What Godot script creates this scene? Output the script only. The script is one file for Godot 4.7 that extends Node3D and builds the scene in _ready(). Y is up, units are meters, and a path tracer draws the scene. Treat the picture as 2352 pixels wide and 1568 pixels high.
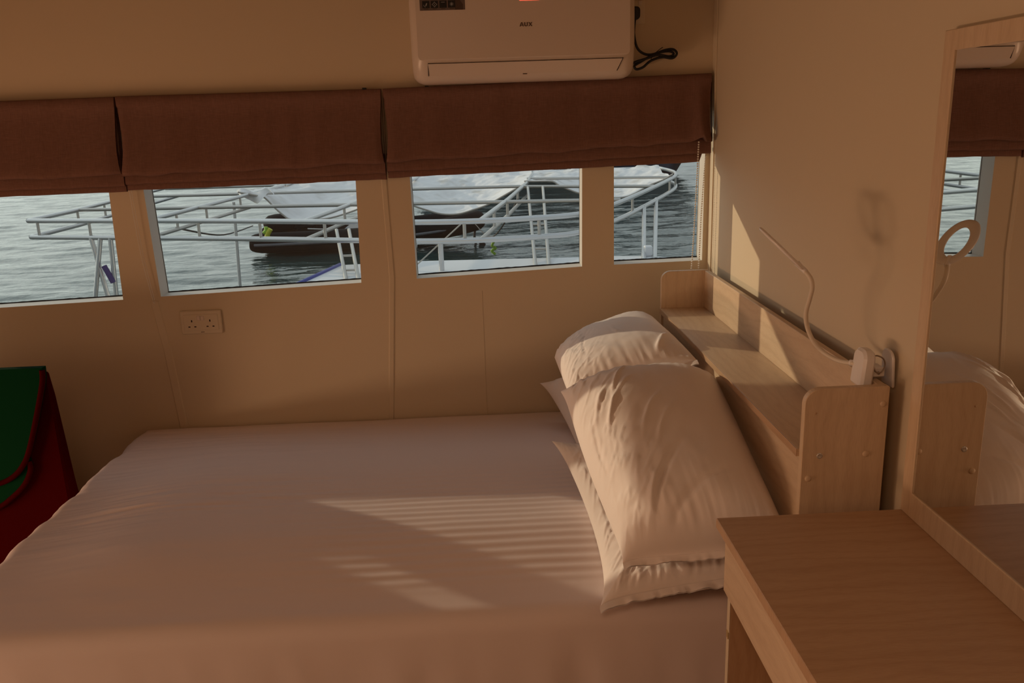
extends Node3D
# Cabin of a moored boat at a low sun: bed under a band of windows, shelf headboard, desk and mirror; a neighbouring boat outside.

const FLOOR := -1.52
const CEIL := 0.63
const ZW := -3.0          # inner face of the window wall
const WALL_D := 0.085     # its thickness
const XR := 0.822         # inner face of the headboard wall

var used := {}
var M := {}
var rng := RandomNumberGenerator.new()

# ------------------------------------------------------------------ nodes
func numbered(called: String) -> String:
	var n: int = used.get(called, 0)
	used[called] = n + 1
	return called if n == 0 else "%s_%03d" % [called, n]

func tag(o: Node, label: String, category: String, group := "", kind := "") -> Node:
	o.set_meta("label", label)
	if category: o.set_meta("category", category)
	if group: o.set_meta("group", group)
	if kind: o.set_meta("kind", kind)
	return o

func thing(called: String, label: String, category: String, at := Vector3.ZERO, group := "") -> Node3D:
	var o := Node3D.new()
	o.name = numbered(called)
	add_child(o, true)
	o.position = at
	tag(o, label, category, group)
	return o

# one named mesh; under a thing the mesh (given in world places) is moved to the thing's base
func obj(called: String, mesh: Mesh, mat: Material, parent: Node = null) -> MeshInstance3D:
	var o := MeshInstance3D.new()
	o.mesh = mesh
	o.material_override = mat
	if parent == null:
		o.name = numbered(called)
		add_child(o, true)
	else:
		o.name = called
		parent.add_child(o, true)
		o.global_position = Vector3.ZERO
	return o

func struct(called: String, mesh: Mesh, mat: Material, label := "", parent: Node = null) -> MeshInstance3D:
	var o := obj(called, mesh, mat, parent)
	if parent == null:
		o.set_meta("kind", "structure")
		o.set_meta("category", called.split("_")[0])
	if label: o.set_meta("label", label)
	return o

# ------------------------------------------------------------------ shapes
func begin() -> SurfaceTool:
	var st := SurfaceTool.new()
	st.begin(Mesh.PRIMITIVE_TRIANGLES)
	return st

func done(st: SurfaceTool) -> ArrayMesh:
	st.generate_normals()
	return st.commit()

# a, b, c, d run counter-clockwise seen from outside
func quad(st: SurfaceTool, a: Vector3, b: Vector3, c: Vector3, d: Vector3, grain := 0) -> void:
	var n := (b - a).cross(c - a)
	for p: Vector3 in [a, c, b, a, d, c]:
		st.set_smooth_group(-1)
		st.set_uv(face_uv(p, n, grain))
		st.add_vertex(p)

func tri(st: SurfaceTool, a: Vector3, b: Vector3, c: Vector3, grain := 0) -> void:
	var n := (b - a).cross(c - a)
	for p: Vector3 in [a, c, b]:
		st.set_smooth_group(-1)
		st.set_uv(face_uv(p, n, grain))
		st.add_vertex(p)

# u runs along the grain (axis 0 x, 1 y, 2 z), v across it on the face
func face_uv(p: Vector3, n: Vector3, grain: int) -> Vector2:
	var k := n.abs().max_axis_index()
	if k == grain:
		return Vector2(p[(k + 1) % 3] * 0.3, p[(k + 2) % 3] * 0.3 + 0.37)
	var other := 3 - k - grain
	return Vector2(p[grain] + p[k] * 1.7, p[other] + p[k] * 0.9)

func box(st: SurfaceTool, lo: Vector3, hi: Vector3, bev := 0.0015, grain := 0) -> void:
	var c := (lo + hi) * 0.5
	var h := (hi - lo) * 0.5
	bev = minf(bev, minf(h.x, minf(h.y, h.z)) * 0.9)
	var q := func(sx: int, sy: int, sz: int, ax: int) -> Vector3:   # corner vertex lying on the face of axis ax
		var v := Vector3(sx * h.x, sy * h.y, sz * h.z)
		for k in 3:
			if k != ax: v[k] -= signf(v[k]) * bev
		return c + v
	for ax in 3:
		var b := (ax + 1) % 3
		var d := (ax + 2) % 3
		for s: int in [-1, 1]:
			var pts := []
			for e: Array in [[-1, -1], [1, -1], [1, 1], [-1, 1]]:
				var sg := [0, 0, 0]
				sg[ax] = s; sg[b] = e[0]; sg[d] = e[1]
				pts.append(q.call(sg[0], sg[1], sg[2], ax))
			if s > 0: quad(st, pts[0], pts[1], pts[2], pts[3], grain)
			else: quad(st, pts[3], pts[2], pts[1], pts[0], grain)
	for ax in 3:   # edges along ax
		var b := (ax + 1) % 3
		var d := (ax + 2) % 3
		for sb: int in [-1, 1]:
			for sd: int in [-1, 1]:
				var g0 := [0, 0, 0]; var g1 := [0, 0, 0]
				g0[ax] = -1; g0[b] = sb; g0[d] = sd
				g1[ax] = 1; g1[b] = sb; g1[d] = sd
				var a0: Vector3 = q.call(g0[0], g0[1], g0[2], b)
				var a1: Vector3 = q.call(g1[0], g1[1], g1[2], b)
				var b1: Vector3 = q.call(g1[0], g1[1], g1[2], d)
				var b0: Vector3 = q.call(g0[0], g0[1], g0[2], d)
				if sb * sd > 0: quad(st, a1, a0, b0, b1, grain)
				else: quad(st, a0, a1, b1, b0, grain)
	for sx: int in [-1, 1]:
		for sy: int in [-1, 1]:
			for sz: int in [-1, 1]:
				var a: Vector3 = q.call(sx, sy, sz, 0)
				var b2: Vector3 = q.call(sx, sy, sz, 1)
				var d2: Vector3 = q.call(sx, sy, sz, 2)
				if sx * sy * sz > 0: tri(st, a, b2, d2, grain)
				else: tri(st, a, d2, b2, grain)

func box_mesh(lo: Vector3, hi: Vector3, bev := 0.0015, grain := 0) -> ArrayMesh:
	var st := begin()
	box(st, lo, hi, bev, grain)
	return done(st)

# smooth surface through f(i, j); wrap_u joins the last column to the first
func grid(st: SurfaceTool, f: Callable, nu: int, nv: int, wrap_u := false, uvs := Vector2.ONE, flip := false) -> void:
	var rows := []
	for j in nv + 1:
		var row := PackedVector3Array()
		for i in nu + (0 if wrap_u else 1):
			row.append(f.call(float(i) / nu, float(j) / nv))
		rows.append(row)
	st.set_smooth_group(1)
	for j in nv:
		for i in nu:
			var i2 := (i + 1) % nu if wrap_u else i + 1
			var ids := [[i, j], [i2, j], [i2, j + 1], [i, j + 1]]
			var order := [0, 1, 2, 0, 2, 3] if flip else [0, 2, 1, 0, 3, 2]
			for k: int in order:
				var e: Array = ids[k]
				st.set_smooth_group(1)
				st.set_uv(Vector2(float(i + 1 if (k == 1 or k == 2) else i) / nu, float(e[1]) / nv) * uvs)
				st.add_vertex(rows[e[1]][e[0]])

func smooth_path(pts: Array, n: int, closed := false) -> PackedVector3Array:
	var out := PackedVector3Array()
	var m := pts.size()
	for i in (m if closed else m - 1):
		var p0: Vector3 = pts[(i - 1 + m) % m] if closed else pts[maxi(i - 1, 0)]
		var p1: Vector3 = pts[i]
		var p2: Vector3 = pts[(i + 1) % m]
		var p3: Vector3 = pts[(i + 2) % m] if closed else pts[mini(i + 2, m - 1)]
		for k in n:
			out.append(p1.cubic_interpolate(p2, p0, p3, float(k) / n))
	if not closed: out.append(pts[m - 1])
	return out

func tube(st: SurfaceTool, pts: PackedVector3Array, r: Variant, seg := 10, closed := false, flat := Vector3.ZERO, flat_r := 0.0) -> void:
	var n := pts.size()
	var rings := []
	var side := Vector3.ZERO
	for i in n:
		var t: Vector3
		if closed: t = pts[(i + 1) % n] - pts[(i - 1 + n) % n]
		else: t = pts[mini(i + 1, n - 1)] - pts[maxi(i - 1, 0)]
		t = t.normalized()
		if side == Vector3.ZERO:
			side = flat if flat != Vector3.ZERO else (Vector3.UP if absf(t.y) < 0.9 else Vector3.RIGHT)
		elif flat != Vector3.ZERO: side = flat
		side = (side - t * side.dot(t)).normalized()
		var up := t.cross(side)
		var rr: float = r if r is float else r[i]
		var r2 := rr if flat_r == 0.0 else flat_r
		var ring := PackedVector3Array()
		for k in seg:
			var a := TAU * k / seg
			ring.append(pts[i] + side * cos(a) * rr + up * sin(a) * r2)
		rings.append(ring)
	var last := n if closed else n - 1
	for i in last:
		var i2 := (i + 1) % n
		for k in seg:
			var k2 := (k + 1) % seg
			for e: Array in [[i, k], [i2, k2], [i, k2], [i, k], [i2, k], [i2, k2]]:
				st.set_smooth_group(1)
				st.set_uv(Vector2(e[0] * 0.1, float(e[1]) / seg))
				st.add_vertex(rings[e[0]][e[1]])
	if not closed:
		for end: int in [0, n - 1]:
			for k in seg:
				var k2 := (k + 1) % seg
				var tri3: Array = [pts[end], rings[end][k2], rings[end][k]] if end else [pts[end], rings[end][k], rings[end][k2]]
				for p: Vector3 in tri3:
					st.set_smooth_group(-1)
					st.set_uv(Vector2.ZERO)
					st.add_vertex(p)

func tube_mesh(pts: Array, r: Variant, seg := 10, smooth := 0, closed := false) -> ArrayMesh:
	var st := begin()
	var p := smooth_path(pts, smooth, closed) if smooth > 0 else PackedVector3Array(pts)
	tube(st, p, r, seg, closed)
	return done(st)

# outline (counter-clockwise seen from the tip of n) in the plane of ax, ay at o; thick towards -n
func prism(st: SurfaceTool, outline: PackedVector2Array, o: Vector3, ax: Vector3, ay: Vector3, thick: float, bev := 0.0, grain := 0) -> void:
	var n := ax.cross(ay).normalized()
	var w := func(p: Vector2, d: float) -> Vector3: return o + ax * p.x + ay * p.y - n * d
	var inner := outline
	if bev > 0.0:
		var off := Geometry2D.offset_polygon(outline, -bev, Geometry2D.JOIN_MITER)
		if off.size() == 1 and off[0].size() == outline.size(): inner = off[0]
	var same := inner == outline
	if not same:   # line the inset outline up with the outer one
		var best := 0
		for k in inner.size():
			if inner[k].distance_squared_to(outline[0]) < inner[best].distance_squared_to(outline[0]): best = k
		var turned := PackedVector2Array()
		for k in inner.size(): turned.append(inner[(k + best) % inner.size()])
		inner = turned
	var t := Geometry2D.triangulate_polygon(inner)
	for i in range(0, t.size(), 3):
		var a := inner[t[i]]; var b := inner[t[i + 1]]; var c := inner[t[i + 2]]
		if (b - a).cross(c - a) < 0:
			var x := b; b = c; c = x
		tri(st, w.call(a, 0.0), w.call(b, 0.0), w.call(c, 0.0), grain)
		tri(st, w.call(a, thick), w.call(c, thick), w.call(b, thick), grain)
	for i in outline.size():
		var j := (i + 1) % outline.size()
		var d0 := 0.0 if same else bev
		quad(st, w.call(outline[i], d0), w.call(outline[i], thick - d0), w.call(outline[j], thick - d0), w.call(outline[j], d0), grain)
		if not same:
			quad(st, w.call(inner[i], 0.0), w.call(outline[i], d0), w.call(outline[j], d0), w.call(inner[j], 0.0), grain)
			quad(st, w.call(outline[i], thick - d0), w.call(inner[i], thick), w.call(inner[j], thick), w.call(outline[j], thick - d0), grain)

func round_rect(x0: float, y0: float, x1: float, y1: float, r: Array, n := 6) -> PackedVector2Array:
	# r: radii of the corners x0y0, x1y0, x1y1, x0y1
	var out := PackedVector2Array()
	var c := [Vector2(x0, y0), Vector2(x1, y0), Vector2(x1, y1), Vector2(x0, y1)]
	for k in 4:
		var s := Vector2(1 if k == 0 or k == 3 else -1, 1 if k < 2 else -1)
		if r[k] <= 0.0:
			out.append(c[k]); continue
		var m: Vector2 = c[k] + s * r[k]
		for i in n + 1:
			var a := PI + PI * 0.5 * k + PI * 0.5 * i / n
			out.append(m + Vector2(cos(a), sin(a)) * r[k])
	return out

func lathe(st: SurfaceTool, prof: PackedVector2Array, o: Vector3, axis: Vector3, seg := 16) -> void:
	var s := (Vector3.UP if absf(axis.y) < 0.9 else Vector3.RIGHT).cross(axis).normalized()
	var t := axis.cross(s)
	grid(st, func(u: float, v: float) -> Vector3:
		var k := v * (prof.size() - 1)
		var p := prof[roundi(k)]
		var a := TAU * u
		return o + axis * p.y + (s * cos(a) + t * sin(a)) * p.x, seg, prof.size() - 1, true, Vector2.ONE, false)

func text_mesh(s: String, size: float, depth: float) -> TextMesh:
	var f := SystemFont.new()
	f.font_names = ["Droid Sans"]
	f.font_weight = 700
	var t := TextMesh.new()
	t.text = s
	t.font = f
	t.font_size = 64
	t.pixel_size = size / 64.0
	t.depth = depth
	return t

# ------------------------------------------------------------------ materials
func mat(c: Color, rough := 0.6, metal := 0.0, spec := 0.5) -> StandardMaterial3D:
	var m := StandardMaterial3D.new()
	m.albedo_color = c
	m.roughness = rough
	m.metallic = metal
	m.metallic_specular = spec
	return m

func lin(r: float, g: float, b: float) -> Color:
	return Color(r, g, b).linear_to_srgb()

func noise(seed_: int, freq: float, oct := 4, type := FastNoiseLite.TYPE_SIMPLEX_SMOOTH) -> FastNoiseLite:
	var n := FastNoiseLite.new()
	n.seed = seed_
	n.noise_type = type
	n.frequency = freq
	n.fractal_octaves = oct
	return n

func noise_tex(seed_: int, freq: float, oct: int, size: int, normal: float, ramp: Array = []) -> NoiseTexture2D:
	var t := NoiseTexture2D.new()
	t.noise = noise(seed_, freq, oct)
	t.width = size; t.height = size
	t.seamless = true
	if normal > 0.0:
		t.as_normal_map = true
		t.bump_strength = normal
	if ramp.size():
		var g := Gradient.new()
		g.colors = PackedColorArray(ramp)
		g.offsets = PackedFloat32Array(range(ramp.size()).map(func(k): return float(k) / (ramp.size() - 1)))
		t.color_ramp = g
	return t

func wood_image() -> Image:
	var w := 1024; var h := 768
	var img := Image.create(w, h, false, Image.FORMAT_RGB8)
	var a := noise(3, 1.0, 3); var b := noise(5, 1.0, 2); var c := noise(9, 1.0, 2); var pore := noise(21, 1.0, 1)
	for y in h:
		for x in w:
			var u := float(x) / w * 2.0      # metres along the grain, mirrored so that it repeats
			u = 1.0 - absf(u - 1.0)
			var v := float(y) / h
			var vv := v + 0.035 * a.get_noise_2d(u * 2.2, v * 5.0) + 0.012 * b.get_noise_2d(u * 6.0, v * 18.0)
			var ring := 0.5 + 0.5 * sin(vv * TAU * 22.0 + 3.0 * a.get_noise_2d(u * 0.9 + 7.0, v * 3.0))
			ring = pow(ring, 2.2)
			var p := pore.get_noise_2d(u * 26.0, v * 420.0)
			var band := c.get_noise_2d(u * 1.2, v * 9.0)
			var k := 0.13 * ring + 0.24 * maxf(0.0, p) + 0.12 * band
			var col := Color(0.88, 0.80, 0.70).lerp(Color(0.71, 0.60, 0.49), clampf(k + 0.1, 0.0, 1.0))
			img.set_pixel(x, y, col)
	img.generate_mipmaps()
	return img

func weave_image(sz: int, seed_: int, amp: float) -> Image:
	var img := Image.create(sz, sz, false, Image.FORMAT_RGB8)
	var n := noise(seed_, 1.0, 2)
	for y in sz:
		for x in sz:
			var t := 0.5 * n.get_noise_2d(x * 0.02, y * 0.9) + 0.5 * n.get_noise_2d(x * 0.9 + 50.0, y * 0.02)
			var g := clampf(1.0 - amp + amp * (t + 0.4 * n.get_noise_2d(x * 0.4, y * 0.4 + 90.0)) , 0.0, 1.0)
			img.set_pixel(x, y, Color(g, g, g))
	img.generate_mipmaps()
	return img

func make_materials() -> void:
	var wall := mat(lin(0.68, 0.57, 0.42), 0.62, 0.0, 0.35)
	wall.normal_enabled = true
	wall.normal_texture = noise_tex(4, 0.03, 3, 512, 1.2)
	wall.normal_scale = 0.12
	wall.uv1_triplanar = true
	wall.uv1_world_triplanar = true
	wall.uv1_scale = Vector3.ONE * 1.6
	M.wall = wall
	M.trim = mat(lin(0.68, 0.57, 0.42), 0.5)
	M.reveal = mat(lin(0.66, 0.60, 0.52), 0.5)
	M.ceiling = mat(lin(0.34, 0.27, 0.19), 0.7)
	M.floor = mat(lin(0.30, 0.19, 0.11), 0.45)
	var wood := mat(lin(0.96, 0.92, 0.88), 0.42, 0.0, 0.45)
	wood.albedo_texture = ImageTexture.create_from_image(wood_image())
	wood.uv1_scale = Vector3(0.55, 1.7, 1)
	M.wood = wood
	var wood2 := wood.duplicate() as StandardMaterial3D
	wood2.albedo_color = lin(0.76, 0.62, 0.52)  # same oak made darker: the desk's shade is put into the colour
	M.wood_shaded = wood2
	var sheet := mat(lin(0.82, 0.71, 0.70), 0.72, 0.0, 0.3)
	sheet.normal_enabled = true
	sheet.normal_texture = noise_tex(31, 0.02, 3, 512, 1.5)
	sheet.normal_scale = 0.10
	sheet.uv1_triplanar = true
	sheet.uv1_world_triplanar = true
	sheet.uv1_scale = Vector3.ONE * 3.0
	M.sheet = sheet
	var pil := sheet.duplicate() as StandardMaterial3D
	pil.albedo_color = lin(0.85, 0.77, 0.74)
	M.pillow = pil
	var fab := mat(lin(0.30, 0.16, 0.125), 0.9, 0.0, 0.2)
	fab.albedo_texture = ImageTexture.create_from_image(weave_image(256, 8, 0.15))
	fab.uv1_triplanar = true
	fab.uv1_scale = Vector3.ONE * 4.0
	M.blind = fab
	M.plastic = mat(lin(0.72, 0.62, 0.55), 0.28)
	M.plastic_wall = mat(lin(0.70, 0.60, 0.46), 0.3)
	M.lamp_white = mat(lin(0.84, 0.80, 0.80), 0.22)
	M.lamp_neck = mat(lin(0.74, 0.66, 0.56), 0.5)
	M.black = mat(lin(0.012, 0.012, 0.014), 0.5)
	M.gasket = mat(lin(0.015, 0.012, 0.010), 0.7)
	M.dark = mat(lin(0.02, 0.008, 0.006), 0.8)
	M.grey_print = mat(lin(0.10, 0.055, 0.04), 0.5)
	M.steel = mat(lin(0.66, 0.66, 0.66), 0.24, 0.65)
	M.steel_dark = mat(lin(0.35, 0.30, 0.26), 0.35, 0.9)
	M.steel_shaded = mat(lin(0.52, 0.50, 0.47), 0.30, 0.65)  # darker, warmer steel with the shadow tone put into its colour
	M.bead = mat(lin(0.88, 0.85, 0.80), 0.35)
	var glass := mat(Color(1, 1, 1, 0.03), 0.02)
	glass.metallic_specular = 0.0
	glass.transparency = BaseMaterial3D.TRANSPARENCY_ALPHA
	M.glass = glass
	M.mirror = mat(lin(0.80, 0.80, 0.78), 0.005, 1.0)
	M.green = mat(lin(0.003, 0.035, 0.012), 0.85, 0.0, 0.1)
	M.red = mat(lin(0.05, 0.001, 0.001), 0.85, 0.0, 0.1)
	M.white_paint = mat(lin(0.72, 0.73, 0.75), 0.4)
	M.blue_paint = mat(lin(0.03, 0.05, 0.30), 0.4)
	var tarp := mat(lin(0.84, 0.83, 0.83), 0.55)
	tarp.albedo_texture = noise_tex(12, 0.008, 4, 512, 0.0, [Color(0.80, 0.78, 0.74), Color(0.97, 0.97, 0.97), Color(1, 1, 1), Color(0.95, 0.95, 0.95)])
	tarp.uv1_triplanar = true
	tarp.uv1_scale = Vector3.ONE * 0.4
	tarp.normal_enabled = true
	tarp.normal_texture = noise_tex(13, 0.02, 4, 512, 6.0)
	tarp.normal_scale = 0.4
	M.tarp = tarp
	M.rubber = mat(lin(0.006, 0.007, 0.009), 0.65, 0.0, 0.15)
	M.rubber_grey = mat(lin(0.12, 0.12, 0.13), 0.5)
	M.navy = mat(lin(0.012, 0.022, 0.05), 0.3)
	M.yellow = mat(lin(0.55, 0.55, 0.04), 0.6)
	M.leaf_green = mat(lin(0.30, 0.55, 0.05), 0.6)
	M.purple = mat(lin(0.05, 0.03, 0.16), 0.7)
	M.rope = mat(lin(0.05, 0.05, 0.05), 0.8)
	M.rope_pale = mat(lin(0.45, 0.42, 0.38), 0.8)
	var water := mat(lin(0.014, 0.044, 0.044), 0.03, 0.0, 0.5)
	water.normal_enabled = true
	water.normal_texture = noise_tex(77, 0.02, 5, 1024, 9.0)
	water.normal_scale = 0.22
	water.uv1_triplanar = true
	water.uv1_world_triplanar = true
	water.uv1_scale = Vector3(0.16, 0.16, 0.30)
	M.water = water
	var glow := mat(lin(0.9, 0.8, 0.6), 0.6)  # glowing face of the unseen wall and ceiling lights
	glow.emission_enabled = true
	glow.emission = lin(1.0, 0.72, 0.45)
	glow.emission_energy_multiplier = 0.3
	M.glow = glow
	var led := mat(lin(0.6, 0.1, 0.05), 0.5)
	led.emission_enabled = true
	led.emission = lin(1.0, 0.10, 0.06)
	led.emission_energy_multiplier = 1.2
	M.led = led

# ------------------------------------------------------------------ start
func _ready() -> void:
	rng.seed = 7
	set_view()
	make_materials()
	lamps()
	room()
	blinds()
	bed()
	headboard()
	pillows()
	desk_and_mirror()
	air_conditioner()
	wall_fittings()
	clip_lamp()
	corner_seat()
	sea()
	neighbour_boat()
	tarpaulin()
	dinghy()
	far_hull()

func set_view() -> void:
	var cam := Camera3D.new()
	cam.name = "camera"
	add_child(cam)
	cam.basis = Basis(Vector3(0, 1, 0), deg_to_rad(-1.931)) * Basis(Vector3(1, 0, 0), deg_to_rad(-14.838)) * Basis(Vector3(0, 0, 1), deg_to_rad(-1.874))
	cam.fov = rad_to_deg(2.0 * atan(784.0 / 1935.4))
	cam.near = 0.02
	cam.far = 900.0
	cam.make_current()

	var sun := DirectionalLight3D.new()
	sun.name = "sun"
	sun.light_energy = 0.49
	sun.light_color = lin(1.0, 0.80, 0.52)
	sun.light_angular_distance = 0.6
	sun.shadow_enabled = true
	add_child(sun)
	sun.look_at_from_position(Vector3.ZERO, Vector3(1.0, -0.285, 0.613))

	var sky_mat := PanoramaSkyMaterial.new()
	sky_mat.panorama = ImageTexture.create_from_image(evening_sky(Vector3(-1.0, 0.285, -0.613).normalized()))
	var sky := Sky.new()
	sky.sky_material = sky_mat
	var env := Environment.new()
	env.background_mode = Environment.BG_SKY
	env.sky = sky
	env.tonemap_mode = Environment.TONE_MAPPER_LINEAR
	env.tonemap_exposure = 1.05
	env.sdfgi_enabled = true
	env.ssao_enabled = true
	env.ssil_enabled = true
	var we := WorldEnvironment.new()
	we.name = "world"
	we.environment = env
	add_child(we)

# hazy evening air: pale all round, widely brighter towards the low sun
func evening_sky(to_sun: Vector3) -> Image:
	var w := 512; var h := 256
	var img := Image.create(w, h, false, Image.FORMAT_RGBF)
	for y in h:
		var up := PI * (0.5 - (y + 0.5) / h)
		for x in w:
			var lon := TAU * (x + 0.5) / w   # column 0 looks along -z
			var d := Vector3(sin(lon) * cos(up), sin(up), -cos(lon) * cos(up))
			var g := pow(0.5 + 0.5 * d.dot(to_sun), 6.0)
			var e := maxf(0.0, sin(up))
			var c := Color(0.44, 0.50, 0.50).lerp(Color(0.40, 0.48, 0.54), pow(e, 0.9))
			var l := 0.84 + 1.3 * g
			c = Color(c.r * l + 0.14 * g, c.g * l + 0.12 * g, c.b * l + 0.0 * g)
			if up < 0.0: c = Color(0.12, 0.15, 0.15)
			img.set_pixel(x, y, c)
	return img

# unseen warm lights out of view, placed to brighten walls, bed and desk
func lamps() -> void:
	var warm := lin(1.0, 0.60, 0.36)
	unseen_wall_lamp("unseen long floor-level lamp on the far end wall near the windows, placed to warm the walls", -1.9, -1.30, 1.1, warm, 0.12, 0.45)
	unseen_wall_lamp("unseen long wall lamp on the far end wall, placed to light the headboard wall and the mirror frame", -0.3, -0.40, 0.85, warm, 0.5, 0.9)
	unseen_wall_lamp("unseen long floor-level lamp on the far end wall away from the windows, placed to light the window wall", -0.9, -1.30, 1.5, warm, 0.12, 0.5)
	var c := thing("unseen_ceiling_lamp", "unseen square ceiling lamp, placed to light the bed, pillows and table from above", "lamp", Vector3(-0.3, CEIL, 0.1))
	obj("housing", box_mesh(Vector3(-0.65, CEIL - 0.03, -0.25), Vector3(0.05, CEIL, 0.45), 0.005), M.plastic, c)
	obj("diffuser", box_mesh(Vector3(-0.62, CEIL - 0.045, -0.22), Vector3(0.02, CEIL - 0.03, 0.42), 0.006), M.glow, c)
	area(c, "unseen_ceiling_lamp_light", Vector3(-0.3, CEIL - 0.055, 0.1), Vector3(0, -1, 0), Vector2(0.6, 0.6), 0.5, warm)

func unseen_wall_lamp(label: String, z: float, y: float, energy: float, c: Color, h := 0.2, w := 0.6) -> void:  # out of view on the end wall, placed to light the cabin from the left
	var t := thing("unseen_wall_lamp", label, "lamp", Vector3(-3.2, y, z))
	obj("backplate", box_mesh(Vector3(-3.198, y - h - 0.02, z - w - 0.02), Vector3(-3.17, y + h + 0.02, z + w + 0.02), 0.005), M.plastic, t)
	obj("diffuser", box_mesh(Vector3(-3.17, y - h, z - w), Vector3(-3.15, y + h, z + w), 0.006), M.glow, t)
	area(t, "unseen_wall_lamp_light", Vector3(-3.07, y, z), Vector3(1, -0.35, 0).normalized(), Vector2(w * 1.9, h * 1.9), energy, c)

func area(parent: Node, called: String, at: Vector3, towards: Vector3, size: Vector2, energy: float, c: Color) -> void:
	var l := AreaLight3D.new()
	l.name = called
	l.area_size = size
	l.light_energy = energy
	l.light_color = c
	l.area_range = 12.0
	l.shadow_enabled = true
	parent.add_child(l)
	l.look_at_from_position(at, at + towards, Vector3.UP if absf(towards.y) < 0.9 else Vector3.RIGHT)

# ------------------------------------------------------------------ the room
const OPEN := [   # bottom left, bottom right, top right, top left of every window opening on the inner face
	[Vector2(-2.42, -0.615), Vector2(-2.17, -0.605), Vector2(-2.16, 0.0), Vector2(-2.42, 0.0)],  # out of view, width chosen for the sun streak on the bed
	[Vector2(-2.03, -0.602), Vector2(-1.281, -0.582), Vector2(-1.270, 0.0), Vector2(-2.03, 0.0)],
	[Vector2(-1.147, -0.576), Vector2(-0.433, -0.554), Vector2(-0.421, 0.0), Vector2(-1.160, 0.0)],
	[Vector2(-0.234, -0.547), Vector2(0.363, -0.526), Vector2(0.369, 0.0), Vector2(-0.238, 0.0)],
	[Vector2(0.479, -0.524), Vector2(0.800, -0.520), Vector2(0.802, 0.0), Vector2(0.479, 0.0)],
]

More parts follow.
